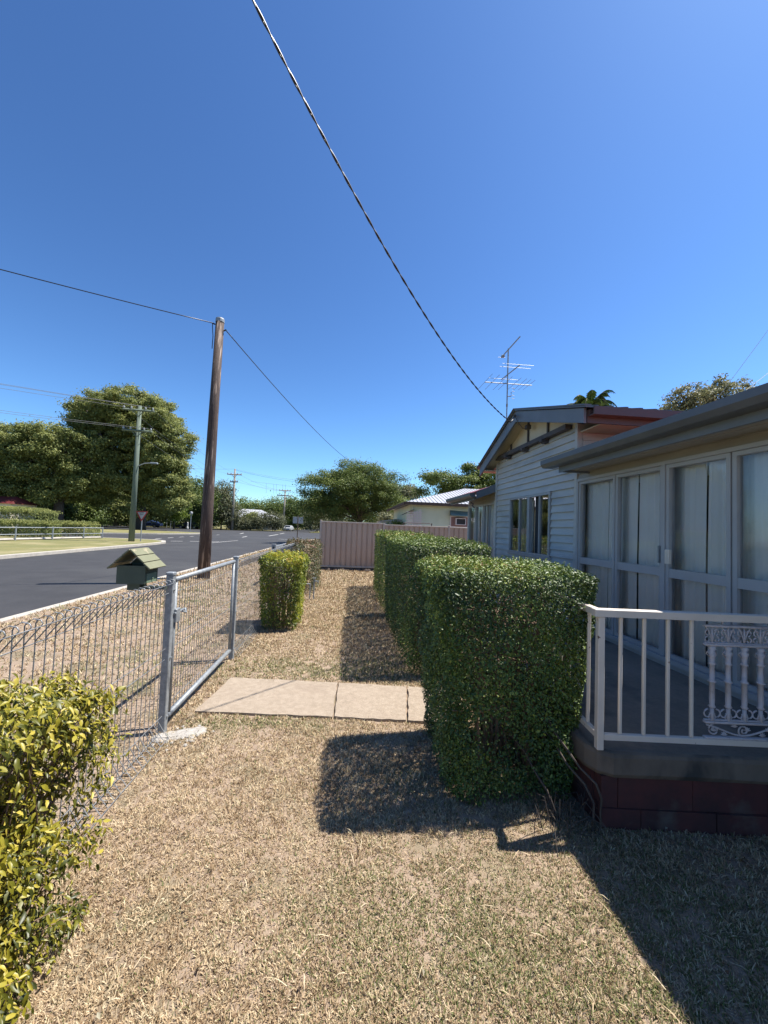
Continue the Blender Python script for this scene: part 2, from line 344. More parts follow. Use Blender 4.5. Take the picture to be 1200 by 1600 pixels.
# ---- path slabs
for k, (q, ) in enumerate([([(-1.20, 3.33), (-.082, 3.215), (-.060, 3.905), (-1.12, 4.03)],), ([(-.064, 3.213), (.515, 3.145), (.618, 3.80), (-.042, 3.903)],), ([(.533, 3.143), (.95, 3.10), (.99, 3.76), (.636, 3.798)],)]):
    b = MB()
    P = [Vector(p) for p in q]; rim = []
    for i in range(4):
        a, c = P[i], P[(i + 1) % 4]; n = 9
        for t in range(n):
            p = a.lerp(c, t / n); rim.append((p.x + random.uniform(-.006, .006), p.y + random.uniform(-.008, .008)))
    b.prism(rim, -.05, .020 + .002 * k)
    props(b.build('path_slab', 'path'), kind='structure')
# ================================================================ GRASS
def grass(name, npoints, xr, yr, r0, r1, keep, hmin, hmax, dens_pow, label):
    # polar sampling about the yard's near end: density falls with distance
    u = rng.random(npoints)
    rr = r0 * (r1 / r0) ** u if dens_pow == 2 else (r0 ** (2 - dens_pow) + u * (r1 ** (2 - dens_pow) - r0 ** (2 - dens_pow))) ** (1 / (2 - dens_pow))
    th = rng.uniform(rad(-62), rad(62), npoints)
    x = rr * np.sin(th); y = rr * np.cos(th)
    k = keep(x, y); x = x[k]; y = y[k]; rr = rr[k]; n = len(x)
    nb = 5; x = np.repeat(x, nb); y = np.repeat(y, nb); rr = np.repeat(rr, nb); n2 = len(x)
    sc = np.maximum(1, (rr / 2.2)) ** .9
    # patchiness
    f = (fnoise(x, y, .55) - .5) * 2.2 + (fnoise(x, y, 2.1) - .5) * 1.2; cl = fnoise(x, y, .07)
    h = rng.uniform(hmin, hmax, n2) * sc ** .75 * (1 + .35 * f) * (.65 + .7 * cl)
    base = np.stack([x + rng.normal(0, .006, n2) * sc, y + rng.normal(0, .006, n2) * sc, np.full(n2, -.003)], 1)
    az = rng.uniform(0, 2 * np.pi, n2); lean = np.abs(rng.normal(.95, .35, n2)).clip(0, 1.45)
    d = np.stack([np.cos(az) * np.sin(lean), np.sin(az) * np.sin(lean), np.cos(lean)], 1)
    a2 = az + rng.normal(np.pi / 2, .7, n2); s = np.stack([np.cos(a2), np.sin(a2), rng.normal(0, .3, n2)], 1)
    wd = (rng.uniform(.0010, .0024, n2) * sc)[:, None]
    tip = base + d * h[:, None]; mid = base + d * h[:, None] * .55 + np.array([0, 0, 1]) * (h * .12)[:, None]
    V = np.stack([base - s * wd, base + s * wd, mid + s * wd * .8, mid - s * wd * .8, tip], 1)
    g_ = np.where(rng.random(n2) < np.clip(.03 + .22 * np.clip(f - .15, 0, 1) + green(x, y), 0, .85), rng.uniform(.82, 1, n2), np.clip(rng.beta(2.0, 2.1, n2) * .78 + (cl - .5) * .5 + .05, 0, .79))
    return props(npmesh(name, V, 5, g_, 'grass', faces=[(0, 1, 2, 3), (3, 2, 4)]), label, 'grass', kind='stuff')
def green(x, y):
    g_ = .50 * np.exp(-(((x + .1) / 1.3) ** 2 + ((y - 4.3) / .35) ** 2))
    g_ += .5 * np.exp(-(((x + .75) / .5) ** 2 + ((y - 3.15) / .12) ** 2))
    g_ += .35 * np.exp(-(((x - .35) / .5) ** 2 + ((y - 1.6) / .3) ** 2))
    g_ += .35 * np.exp(-(((x + 2.2) / .5) ** 2 + ((y - 4.4) / .9) ** 2)) + .25 * np.exp(-(((x + 3) / 1) ** 2 + ((y - 8.5) / 2) ** 2))
    g_ += .40 * np.exp(-(((x - 1.3) / .8) ** 2 + ((y - 1.2) / .8) ** 2))
    return g_
def keep_yard(x, y):
    e_ = (fnoise(x, y, .09) - .5) * .11; on_path = (x > -1.19 + e_) & (x < .97) & (y > 3.33 + e_ - .11 * (x + 1.2)) & (y < 4.01 + e_ - .12 * (x + 1.12))
    ok = (x > -1.34) & (y < 13.9) & ~on_path & ~((x > 1.34) & (y > 2.02 - .1 * (x - 1.36))) & (x < 3.2)
    f = .5 * fnoise(x, y, .06) + .3 * fnoise(x + 3, y, .35) + .2 * fnoise(x, y + 7, 1.4)
    return ok & (f > .36 + rng.normal(0, .07, len(x)))
def keep_verge(x, y):
    ok = (x <= -1.34) & (x > -4.96)
    f = .4 * fnoise(x, y, .09) + .35 * fnoise(x + 3, y, .5) + .25 * fnoise(x, y + 7, 1.8)
    return ok & (f > .38 + rng.normal(0, .08, len(x)))
grass('dry_lawn', 260000, None, None, .9, 14, keep_yard, .012, .030, 1.75, 'short dry straw coloured lawn with green patches')
grass('verge_grass', 90000, None, None, 1.8, 26, keep_verge, .012, .030, 1.6, 'sparse dry grass on the verge outside the wire fence')
# fallen leaves and straw litter
n = 520; x = rng.uniform(-1.25, 2.2, n); y = rng.uniform(.9, 5.5, n) ; k = keep_yard(x, y); x = x[k]; y = y[k]
P = np.stack([x, y, np.full(len(x), .022)], 1)
V = leaves(P, np.tile([0, 0, 1.], (len(x), 1)), .020, .5, .55)
props(npmesh('fallen_leaves', V, 4, rng.random(len(x)), 'deadleaf', faces=LF), 'scattered dead leaves lying on the dry lawn', 'leaf litter', kind='stuff')
n = 420; a = rng.uniform(0, 6.28, n); x = rng.uniform(-1.2, 2.2, n); y = .95 + 4 * rng.random(n) ** 1.5; k = keep_yard(x, y); x = x[k]; y = y[k]; a = a[k]; n = len(x)
d = np.stack([np.cos(a), np.sin(a), rng.normal(0, .08, n)], 1); s = np.stack([-np.sin(a), np.cos(a), np.zeros(n)], 1)
c = np.stack([x, y, np.full(n, .024)], 1); L_ = rng.uniform(.012, .038, n)[:, None]
V = np.stack([c - d * L_ - s * .0011, c - d * L_ + s * .0011, c + s * .0014 + [0, 0, .006], c - s * .0014 + [0, 0, .006], c + d * L_], 1)
props(npmesh('straw_litter', V, 5, rng.uniform(.5, .78, n), 'grass', faces=[(0, 1, 2, 3), (3, 2, 4)]), 'loose long straw stalks lying on the lawn', 'straw', kind='stuff')

# ================================================================ HOUSE
WX = 2.93
hs = thing('house', (WX, 4.7, 0), 'blue grey weatherboard house with low gable, slate fascias and sunroom windows beside the porch', 'house')
def boards(b, x, y0, y1, z0, z1, pitch=.105, side=-1, clip=None):
    """lapped boards on the plane x, facing -x"""
    z = z0
    while z < z1 - .01:
        zt = min(z + pitch, z1); ya, yb = y0, y1
        if clip: ya, yb = max(y0, clip(z)[0]), min(y1, clip(z)[1])
        if yb - ya > .02:
            t = .027
            b.add([(x - t, ya, z), (x - t, yb, z), (x - .002, yb, zt), (x - .002, ya, zt), (x, ya, z), (x, yb, z), (x, yb, zt), (x, ya, zt)],
                  [(0, 3, 2, 1), (0, 1, 5, 4), (0, 4, 7, 3), (1, 2, 6, 5)])
        z += pitch
def boardsY(b, y, x0, x1, z0, z1, pitch=.105):
    """lapped boards on the plane y, facing -y"""
    z = z0
    while z < z1 - .01:
        zt = min(z + pitch, z1); t = .016
        b.add([(x0, y - t, z), (x1, y - t, z), (x1, y - .002, zt), (x0, y - .002, zt), (x0, y, z), (x1, y, z)],
              [(0, 1, 2, 3), (0, 4, 5, 1)])
        z += pitch
# gable wall boards in the strips round the two windows (openings y 5.36-6.78, z 1.22-2.2)
b = MB()
z0 = .20
boards(b, WX, 4.76, 5.36, z0, 2.195); boards(b, WX, 6.80, 7.44, z0, 2.195); boards(b, WX, 5.36, 6.80, z0, 1.22)
boards(b, WX, 4.76, 7.44, 2.195, 3.0)
b.box(WX, WX + .09, 4.76, 5.36, .2, 2.2); b.box(WX, WX + .09, 6.8, 7.44, .2, 2.2); b.box(WX, WX + .09, 5.36, 6.8, .2, 1.22); b.box(WX, WX + .09, 4.76, 7.44, 2.2, 3.0)
b.build('weatherboard_wall', 'board', hs)
for ya, yb, za, zb in ((4.70, 4.758, .41, 3.02), (7.442, 7.50, .2, 2.98)):
    b = MB(); b.box(WX - .036, WX + .1, ya, yb, za, zb); b.build('corner_board', 'board', hs)
b = MB(); b.box(WX, WX + .1, 4.76, 7.44, .0, .195); b.build('base_wall', 'block', hs)
# gable infill
b = MB(); b.add([(WX - .004, 4.76, 3.0), (WX - .004, 7.44, 3.0), (WX - .004, 7.44, 3.02), (WX - .004, 6.08, 3.50), (WX - .004, 4.76, 3.10)], [(4, 3, 2, 1, 0)])
b.build('gable_panel', 'cream', hs)
b = MB(); b.box(WX - .11, WX - .02, 4.86, 7.42, 2.985, 3.05)
for y in (5.49, 6.14, 6.82): b.box(WX - .10, WX - .02, y - .045, y + .045, 2.925, 2.983); b.box(WX - .135, WX - .10, y - .035, y + .035, 2.945, 2.983)
for y, zt in ((5.49, 3.31), (6.14, 3.46), (6.82, 3.22)): b.box(WX - .03, WX - .005, y - .018, y + .018, 3.05, zt)
b.build('gable_truss', 'beam', hs)
# barge boards
BX = 2.66
R0, R1, R2 = (4.20, 3.05), (6.08, 3.58), (7.80, 2.90)
def slopebox(b, x0, x1, p, q, t0, t1):
    """slab between points p,q (y,z), from z-offset t0 up to t1, spanning x0..x1"""
    (ya, za), (yb, zb) = p, q
    b.add([(x0, ya, za + t0), (x1, ya, za + t0), (x1, yb, zb + t0), (x0, yb, zb + t0), (x0, ya, za + t1), (x1, ya, za + t1), (x1, yb, zb + t1), (x0, yb, zb + t1)],
          [(0, 3, 2, 1), (4, 5, 6, 7), (0, 1, 5, 4), (1, 2, 6, 5), (2, 3, 7, 6), (3, 0, 4, 7)])
b = MB(); slopebox(b, BX, BX + .03, R0, R1, -.175, 0); slopebox(b, BX, BX + .03, R1, R2, -.175, 0)
b.build('barge_board', 'fascia', hs)
b = MB()
slopebox(b, BX - .03, 9.5, (4.12, 3.035), (6.08, 3.588), .002, .022); slopebox(b, BX - .03, 9.5, (6.08, 3.588), (7.88, 2.875), .002, .022)
for k in range(38):
    x = BX + .1 + k * .18
    slopebox(b, x, x + .03, (4.12, 3.035), (6.08, 3.588), .022, .036)
slopebox(b, BX - .045, BX + .04, (4.12, 3.035), (6.08, 3.588), .023, .040); slopebox(b, BX - .045, BX + .04, (6.08, 3.588), (7.88, 2.875), .023, .040)
# upturned end of the barge capping
b.add([(BX - .04, 3.90, 3.10), (BX + .03, 3.90, 3.10), (BX + .03, 4.14, 3.06), (BX - .04, 4.14, 3.06), (BX - .04, 3.90, 3.125), (BX + .03, 3.90, 3.125), (BX + .03, 4.14, 3.085), (BX - .04, 4.14, 3.085)],
      [(0, 3, 2, 1), (4, 5, 6, 7), (0, 1, 5, 4), (1, 2, 6, 5), (2, 3, 7, 6), (3, 0, 4, 7)]) if False else None
b.build('roof', 'gutter', hs)
b = MB(); slopebox(b, BX + .03, WX - .004, (4.24, 3.061), R1, -.09, -.075); slopebox(b, BX + .03, WX - .004, R1, (7.76, 2.916), -.09, -.075)
b.box(WX, 9.4, 4.22, 4.70, 2.90, 2.915); b.box(BX + .03, 9.4, 7.5, 7.8, 2.80, 2.815)
b.build('soffit', 'soffit', hs)
b = MB(); b.extr([(4.08, 2.95), (4.19, 2.95), (4.19, 3.03), (4.17, 3.03), (4.17, 2.965), (4.10, 2.965), (4.10, 3.045), (4.08, 3.045)], BX + .05, 9.4, 'x')
b.box(BX + .04, 9.4, 4.195, 4.22, 2.88, 3.03)
b.build('eave_gutter', 'brownred', hs)
b = MB(); boardsY(b, 4.70, WX + .03, 9.3, 2.50, 2.90, .10); b.box(WX + .1, 9.3, 4.70, 4.8, 2.3, 3.05); b.build('side_wall', 'board', hs)
# house body behind everything (closes the interior)
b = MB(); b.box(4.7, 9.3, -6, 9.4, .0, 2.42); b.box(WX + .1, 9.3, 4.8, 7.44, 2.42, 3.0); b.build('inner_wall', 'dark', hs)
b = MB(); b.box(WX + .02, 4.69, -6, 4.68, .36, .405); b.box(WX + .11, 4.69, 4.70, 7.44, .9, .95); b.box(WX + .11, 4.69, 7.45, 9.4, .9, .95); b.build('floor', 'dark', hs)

def window(parent, name, x, y0, y1, z0, z1, fr=.035, mull=(), rails=(), glass=True, m='alu', depth=.05, gm_='glass'):
    f = MB()
    f.box(x - depth / 2, x + depth / 2, y0, y0 + fr, z0, z1); f.box(x - depth / 2, x + depth / 2, y1 - fr, y1, z0, z1)
    f.box(x - depth / 2, x + depth / 2, y0 + fr, y1 - fr, z1 - fr, z1); f.box(x - depth / 2, x + depth / 2, y0 + fr, y1 - fr, z0, z0 + fr)
    for (ra, rb) in rails: f.box(x - depth / 2 + .004, x + depth / 2 - .004, y0 + fr, y1 - fr, ra, rb)
    for ym in mull: f.box(x - depth / 2 + .007, x + depth / 2 - .007, ym - fr * .35, ym + fr * .35, z0 + fr, z1 - fr)
    o = f.build(name, m, parent)
    if glass:
        p = MB(); p.add([(x + .004, y0 + fr, z0 + fr), (x + .004, y1 - fr, z0 + fr), (x + .004, y1 - fr, z1 - fr), (x + .004, y0 + fr, z1 - fr)], [(0, 3, 2, 1)]); p.build('pane', gm_, o)
    return o
def curtain(parent, x, y0, y1, z0, z1, amp=.018, wl=.09, ph=0, m='curtain', bow=0):
    n = max(6, int((y1 - y0) / .012)); V = []; F = []
    for i in range(n + 1):
        y = y0 + (y1 - y0) * i / n
        for j, z in enumerate((z0, (z0 + z1) / 2, z1)):
            a = amp * (1 - .35 * j / 2)
            yy = y + (bow * math.sin(math.pi * j / 2 + .4) if i in (0, n) else 0)
            V.append((x + a * math.sin(y / wl * 6.283 + ph + .6 * math.sin(y * 7)) + a * .4 * math.sin(y / wl * 13.7), yy + .004 * math.sin(j * 2 + y * 40), z))
    for i in range(n):
        for j in range(2): F.append((i * 3 + j, i * 3 + j + 1, i * 3 + 4 + j, i * 3 + 3 + j))
    b = MB(); b.add(V, F); return b.build('curtain', m, parent, smooth=True)

# near sunroom: frames, header, gutter, roof
units = [(3.99, 4.66), (3.345, 3.985), (2.695, 3.30), (2.03, 2.685), (1.36, 2.02), (.70, 1.35), (.04, .69)]
for k, (ya, yb) in enumerate(units):
    o = window(hs, 'sliding_door' if k == 2 else 'glazed_door', WX, ya, yb, .50, 2.25, .034, rails=[(1.215, 1.295)], depth=.05 if k % 2 else .06)
b = MB(); b.box(WX - .04, WX + .06, 3.302, 3.343, .50, 2.27); b.box(WX - .04, WX + .06, 4.662, 4.70, .50, 2.27)
b.box(WX - .045, WX + .06, 0, 4.70, 2.252, 2.285); b.box(WX - .06, WX + .06, 0, 4.70, .455, .498); b.box(WX - .03, WX + .08, 0, 4.70, .41, .455)
b.build('door_frame', 'alu', hs)
b = MB(); b.cbox(WX - .065, WX - .036, 3.225, 3.275, 1.34, 1.47, .004)
for k in range(4): b.box(WX - .069, WX - .065, 3.238, 3.262, 1.36 + k * .027, 1.375 + k * .027)
b.build('door_lock', 'white', hs)
b = MB(); b.cbox(WX - .055, WX - .031, 3.352, 3.366, 1.34, 1.50, .003); b.build('door_pull', 'galv', hs)
gaps = [(3.80, 4.250, 1), (4.265, 4.68, 2), (3.02, 3.79, 3), (2.45, 3.008, 6), (1.70, 2.44, 7), (1.0, 1.69, 8), (.3, .99, 9), (-.4, .29, 3)]
for ya, yb, p in gaps: curtain(hs, WX + .10, ya, yb, .50, 2.235, .012, .11, p, bow=.008)
b = MB(); boards(b, WX + .0, -2, 4.72, 2.287, 2.50, .07); b.box(WX + .002, WX + .1, -2, 4.72, 2.287, 2.5); b.build('header_boards', 'header', hs)
b = MB(); b.extr([(2.535, 2.33), (2.56, 2.33), (2.56, 2.47), (2.535, 2.47)], -2, 4.50); b.box(2.561, WX, 4.475, 4.50, 2.335, 2.50)
b.build('fascia', 'fascia', hs)
b = MB(); b.extr([(2.37, 2.435), (2.40, 2.395), (2.53, 2.395), (2.53, 2.47), (2.524, 2.47), (2.524, 2.405), (2.405, 2.405), (2.382, 2.44), (2.382, 2.485), (2.37, 2.49)], -2, 4.64)
b.add([(2.37, 4.64, 2.435), (2.40, 4.64, 2.395), (2.53, 4.64, 2.395), (2.53, 4.64, 2.47), (2.37, 4.64, 2.49)], [(0, 1, 2, 3, 4)])
b.build('gutter', 'gutter', hs)
b = MB()
for k in range(4): b.box(2.562 + k * .084, 2.562 + k * .084 + .078, -2, 4.47, 2.358 + .003 * (k % 2), 2.372)
b.box(2.562, WX - .03, -2, 4.47, 2.373, 2.38); b.build('eave_lining', 'header', hs)
b = MB(); b.add([(2.44, -2, 2.475), (2.44, 4.66, 2.475), (7.5, 4.66, 2.86), (7.5, -2, 2.86), (2.44, -2, 2.495), (2.44, 4.66, 2.495), (7.5, 4.66, 2.88), (7.5, -2, 2.88)],
                [(3, 2, 1, 0), (4, 7, 6, 5)][:1] + [(4, 5, 6, 7), (0, 1, 5, 4), (1, 2, 6, 5), (2, 3, 7, 6), (3, 0, 4, 7)])
for k in range(34):
    y = -1.9 + k * .19; b.add([(2.44, y, 2.496), (2.44, y + .03, 2.496), (7.5, y + .03, 2.881), (7.5, y, 2.881), (2.44, y, 2.512), (2.44, y + .03, 2.512), (7.5, y + .03, 2.897), (7.5, y, 2.897)], [(4, 5, 6, 7), (0, 1, 5, 4), (1, 2, 6, 5), (3, 0, 4, 7)])
b.build('sunroom_roof', 'redroof', hs)

# gable windows
window(hs, 'window', WX - .01, 6.06, 6.79, 1.225, 2.19, .03, mull=(6.40,), gm_='glassfilm')
window(hs, 'window', WX - .01, 5.37, 6.05, 1.225, 2.19, .035, mull=(5.70,), glass=False)
b = MB(); b.add([(WX - .006, 5.40, 1.26), (WX - .006, 5.69, 1.26), (WX - .006, 5.69, 2.155), (WX - .006, 5.40, 2.155)], [(0, 3, 2, 1)]); b.build('pane', 'glassfilm', hs)
curtain(hs, WX + .06, 5.74, 5.99, 1.25, 2.17, .010, .09, 1, m='dark'); curtain(hs, WX + .10, 5.40, 5.69, 1.25, 2.17, .01, .1, 2); curtain(hs, WX + .1, 6.1, 6.76, 1.25, 2.17, .01, .1, 5)  # first: dark sheet whose colour stands in for shade in the open window
b = MB(); b.box(WX - .04, WX + .02, 5.33, 6.83, 1.19, 1.222); b.build('window_sill', 'alu', hs)

# far wing
for ya, yb in ((7.56, 8.20), (8.22, 8.72), (8.74, 9.24)):
    window(hs, 'window', WX, ya, yb, .60, 2.17, .035, mull=((ya + yb) / 2,) if ya < 8 else (), rails=[(1.22, 1.29)])
    curtain(hs, WX + .1, ya + .03, yb - .03, .6, 2.15, .012, .1, ya)
b = MB(); b.box(WX - .03, WX + .06, 7.502, 7.558, .1, 2.2); b.box(WX - .03, WX + .06, 9.242, 9.30, .1, 2.2); b.box(WX - .02, WX + .06, 7.56, 9.24, .1, .598)
b.build('wing_wall', 'board', hs)
b = MB(); boards(b, WX, 7.50, 9.3, 2.172, 2.40, .075); b.box(WX + .002, 4.6, 9.24, 9.3, .1, 2.4); b.build('wing_header', 'header', hs)
b = MB(); b.extr([(2.50, 2.21), (2.525, 2.21), (2.525, 2.33), (2.50, 2.33)], 7.60, 9.46)
b.extr([(2.38, 2.29), (2.41, 2.255), (2.495, 2.255), (2.495, 2.33), (2.38, 2.345)], 7.52, 9.48)
b.build('gutter', 'gutter', hs)
b = MB(); b.add([(2.42, 7.52, 2.33), (2.42, 9.48, 2.33), (WX, 9.48, 2.52), (WX, 7.52, 2.52), (2.42, 7.52, 2.345), (2.42, 9.48, 2.345), (WX, 9.48, 2.535), (WX, 7.52, 2.535)], [(3, 2, 1, 0), (4, 5, 6, 7), (0, 1, 5, 4), (1, 2, 6, 5), (2, 3, 7, 6), (3, 0, 4, 7)])
b.box(WX, 6, 7.52, 9.48, 2.5, 2.53); b.build('wing_roof', 'redroof', hs)
b = MB(); b.add([(2.505, 7.515, 2.22), (WX - .03, 7.515, 2.38), (WX - .03, 7.515, 2.54), (2.505, 7.515, 2.36), (2.505, 7.5, 2.22), (WX - .03, 7.5, 2.38), (WX - .03, 7.5, 2.54), (2.505, 7.5, 2.36)], [(0, 1, 2, 3), (7, 6, 5, 4), (0, 4, 5, 1), (3, 2, 6, 7)])
b.build('fascia', 'fascia', hs)
b = MB(); b.tube([(2.55, 8.0, 2.19), (2.60, 7.98, 2.15), (2.58, 7.96, 2.11), (2.62, 7.95, 2.06)], .014, 6); b.build('hook', 'beam', hs)
# cable bracket on the gable
b = MB(); b.cbox(BX + .12, BX + .2, 5.92, 6.0, 3.26, 3.33, .008); b.tube([(BX - .02, 6.02, 3.47), (BX - .05, 6.02, 3.50)], .02, 8)
b.tube([(BX - .04, 6.02, 3.49), (BX + .0, 5.99, 3.38), (BX + .07, 5.96, 3.27), (BX + .14, 5.96, 3.27)], .006, 5)
b.build('cable_bracket', 'beam', hs)

# ---- tv antenna
an = thing('tv_antenna', (2.93, 7.1, 3.0), 'tall thin rooftop aerial mast with three crossed booms above the gable', 'antenna')
b = MB(); b.cyl(2.93, 7.1, 2.95, 5.14, .013, 8); b.tube([(2.93, 7.1, 4.2), (3.0, 7.08, 4.2), (3.0, 7.08, 4.28)], .01, 6)
b.cyl(2.93, 7.1, 4.0, 4.05, .02, 8); b.build('mast', 'darkpost', an)
b = MB(); b.tube([(2.93, 7.45, 5.12), (2.93, 6.58, 5.12)], .011, 6); b.cbox(2.90, 2.96, 7.33, 7.39, 5.09, 5.13); b.tube([(2.85, 7.42, 5.11), (3.0, 7.42, 5.11)], .004, 5); b.build('boom', 'darkpost', an)
b = MB(); b.tube([(2.90, 7.34, 4.62), (2.96, 6.62, 4.62)], .010, 6)
for y in (6.62, 6.75, 7.3): b.tube([(2.63, y, 4.62), (3.22, y, 4.62)], .0035, 5)
b.build('boom', 'darkpost', an)
b = MB(); b.tube([(2.48, 7.1, 4.45), (3.42, 7.1, 4.45)], .009, 6)
for k, x in enumerate((2.48, 2.62, 2.78, 2.88, 3.06, 3.18, 3.27, 3.36)):
    h_ = .40 - .02 * k; b.tube([(x, 7.1 - h_, 4.45), (x, 7.1 + h_, 4.45)], .0035, 5)
for z in (4.14, 4.2, 4.28, 4.34): b.tube([(2.99, 7.02, z), (3.03, 7.0, z - .02)], .006, 5)
b.build('boom', 'galv', an)

# ================================================================ PORCH
A6 = rad(-6)
def PF(s, t, z): # porch front frame: s along the front edge from the corner, t back
    return Vector((1.36 + s * math.cos(A6) - t * math.sin(A6), 2.0 + s * math.sin(A6) + t * math.cos(A6), z))
po = thing('porch', (1.36, 2.0, 0), 'raised concrete porch slab on dark red painted blocks beside the clipped hedge', 'porch')
b = MB()
prof = [(0.0, .30), (0.0, .385), (.008, .402), (.025, .41)]
out = [(1.36, 4.68), (1.36, 2.10), (1.39, 2.03), (1.46, 1.99)] + [tuple(PF(s, 0, 0))[:2] for s in np.linspace(.4, 1.75, 8)] + [(WX, 4.68)]
def ring(off, z): 
    c = Vector((2.4, 3.2)); r = []
    for x, y in out:
        d = (Vector((x, y)) - c).normalized(); r.append((x - d.x * off, y - d.y * off, z + (.004 * math.sin(x * 9 + y * 5) if off == 0 else 0)))
    return r
rings = [ring(.02, .272)] + [ring(o_, z) for o_, z in prof]; nn = len(out); V = [p for r in rings for p in r]; F = []
for r in range(len(rings) - 1):
    for i in range(nn - 1): F.append((r * nn + i + 1, r * nn + i, r * nn + nn + i, r * nn + nn + i + 1))
e_edge = MB(); e_edge.add(V, F); e_edge.build('slab_edge', 'slabedge', po, smooth=False)
b.add(rings[-1], [tuple(range(nn))]); b.add([(x, y, z) for x, y, z in rings[0]], [tuple(range(nn - 1, -1, -1))]); b.build('slab', 'slab', po)
b = MB(); lens = [.21, .40, .40, .40, .40]
for row, (za, zb) in enumerate(((.0, .105), (.108, .271))):
    s = .05 - (.12 if row else 0)
    for k, l in enumerate(lens * 2):
        a0, a1 = max(s, .05), s + l - .004
        if a1 > a0 + .03 and a0 < 1.7:
            j = random.uniform(-.003, .003) + (.012 if row == 0 else .0)
            q = [PF(a0, .03 - j, 0), PF(min(a1, 1.72), .03 - j, 0), PF(min(a1, 1.72), .2, 0), PF(a0, .2, 0)]; b.prism([(p.x, p.y) for p in q], za, zb)
        s += l
    y = 2.08
    while y < 4.6: b.box(1.405, 1.6, y + .02, min(y + .40, 4.64) - .004 + .02, za, zb); y += .4
b.prism([(p.x, p.y) for p in (PF(.06, .045, 0), PF(1.7, .045, 0), PF(1.7, .19, 0), PF(.06, .19, 0))], 0, .265)
b.build('block_base', 'block', po)

# railing
rl = thing('porch_railing', (1.40, 2.04, .41), 'chipped white metal railing with an ornate lace panel along the porch edge', 'railing')
def pr(b, s0, s1, t0, t1, z0, z1, ch=.003):
    q = MB(); q.cbox(s0, s1, t0, t1, z0, z1, ch); q.v = [tuple(PF(x, y, z)) for x, y, z in q.v]; b.add(q.v, q.f)
for sa, sb in ((.022, .058), (1.60, 1.64)): b = MB(); pr(b, sa, sb, .022, .058, .41, 1.125); b.build('post', 'white', rl)
b = MB(); pr(b, .0, 1.64, .015, .065, 1.127, 1.167); pr(b, .012, .05, .067, 1.0, 1.127, 1.165); b.build('top_rail', 'white', rl)
b = MB(); pr(b, .060, 1.598, .026, .054, .462, .492); pr(b, .026, .054, .060, 1.0, .462, .492); b.build('bottom_rail', 'white', rl)
for s in (.152, .280, .410, .538, 1.12, 1.25, 1.38, 1.51):
    b = MB(); pr(b, s - .009, s + .009, .031, .049, .494, 1.125, .004); b.build('baluster', 'white', rl)
for t in (.16, .28, .40, .52, .64, .76, .88):
    b = MB(); pr(b, .031, .049, t - .009, t + .009, .494, 1.125, .004); b.build('baluster', 'white', rl)
b = MB(); pr(b, .022, .058, 1.0, 1.036, .41, 1.125); b.build('post', 'white', rl)
# lace panel
lp = MB()
S0, S1 = .615, 1.045
def lt(pts, r, n=5): lp.tube([tuple(PF(s, .04 + dt, z)) for s, dt, z in pts], r, n)
def bar(z, h_=.006, d=.012): 
    q = MB(); q.cbox(S0 - .008, S1 + .008, .04 - d, .04 + d, z - h_, z + h_, .002); lp.add([tuple(PF(*v)) for v in q.v], q.f)
for z in (1.098, .996, .580, .497): bar(z)
for z in (.592, 1.006): bar(z, .0025, .008)
cols = [S0 + .035 + k * .0875 for k in range(5)]
def arc(cs, cz, r, a0, a1, n=10, r1=None):
    r1 = r if r1 is None else r1
    return [(cs + (r + (r1 - r) * i / n) * math.cos(rad(a0 + (a1 - a0) * i / n)), 0, cz + (r + (r1 - r) * i / n) * math.sin(rad(a0 + (a1 - a0) * i / n))) for i in range(n + 1)]
for c in cols:
    p = PF(c, .04, 0)
    lp.lathe(p.x, p.y, [(.012, .655), (.018, .662), (.012, .672), (.0135, .70), (.0125, .79), (.019, .794), (.019, .800), (.0125, .804), (.012, .885), (.020, .893), (.012, .902), (.014, .93), (.020, .955), (.012, .962), (.020, .98), (.010, .99)], 8)
    for sg in (-1, 1):
        lt(arc(c + sg * .022, .622, .026, 90, 90 + sg * -300 if sg > 0 else 390, 12, .010), .0042)   # scrolls at the foot
        lt(arc(c + sg * .043, .955, .040, 90 + sg * 90, 90, 7), .004)                                  # arches
        lt(arc(c + sg * .020, 1.065, .020, 270 if sg > 0 else 270, 270 + sg * 290, 12, .007), .0036)    # top palmette scrolls
        lt(arc(c + sg * .024, 1.022, .018, 90, 90 - sg * 280, 10, .006), .0036)
        lt([(c, 0, 1.004), (c + sg * .008, 0, 1.04), (c + sg * .022, 0, 1.075), (c + sg * .034, 0, 1.092)], .0034)
        lt([(c + sg * .012, 0, .93), (c + sg * .028, .004, .945), (c + sg * .020, 0, .965)], .004)
    lt([(c, 0, 1.0), (c, 0, 1.09)], .005); lt([(c, 0, .585), (c, 0, .655)], .010, 6)
    lt(arc(c, .607, .018, 0, 360, 12), .003)
# vine scroll band
pts = [(S0 + .005 + .43 * i / 40, 0, .5385 + .026 * math.sin(i / 40 * 6.283 * 1.0 + 1.9)) for i in range(41)]
lt(pts, .0050)
for cs, a0, sg in ((S0 + .045, 90, 1), (S0 + .205, -90, -1), (S0 + .39, 90, -1)):
    lt(arc(cs, .538, .032, a0, a0 + sg * 520, 22, .006), .0042)
for cs, cz in ((S0 + .10, .517), (S0 + .155, .563), (S0 + .225, .545), (S0 + .305, .52), (S0 + .335, .548), (S0 + .045, .538), (S0 + .39, .538)):
    for k in range(5):
        a = rad(90 + (k - 2) * 42); lt([(cs, 0, cz - .006), (cs + .017 * math.cos(a), 0, cz - .004 + .017 * math.sin(a))], [.005, .0025], 5)
for s in (S0 + .09, S0 + .345):
    lt([(s, 0, .492), (s, 0, .470)], .009, 6); lt([(s - .018, 0, .484), (s + .018, 0, .484)], .005, 5)
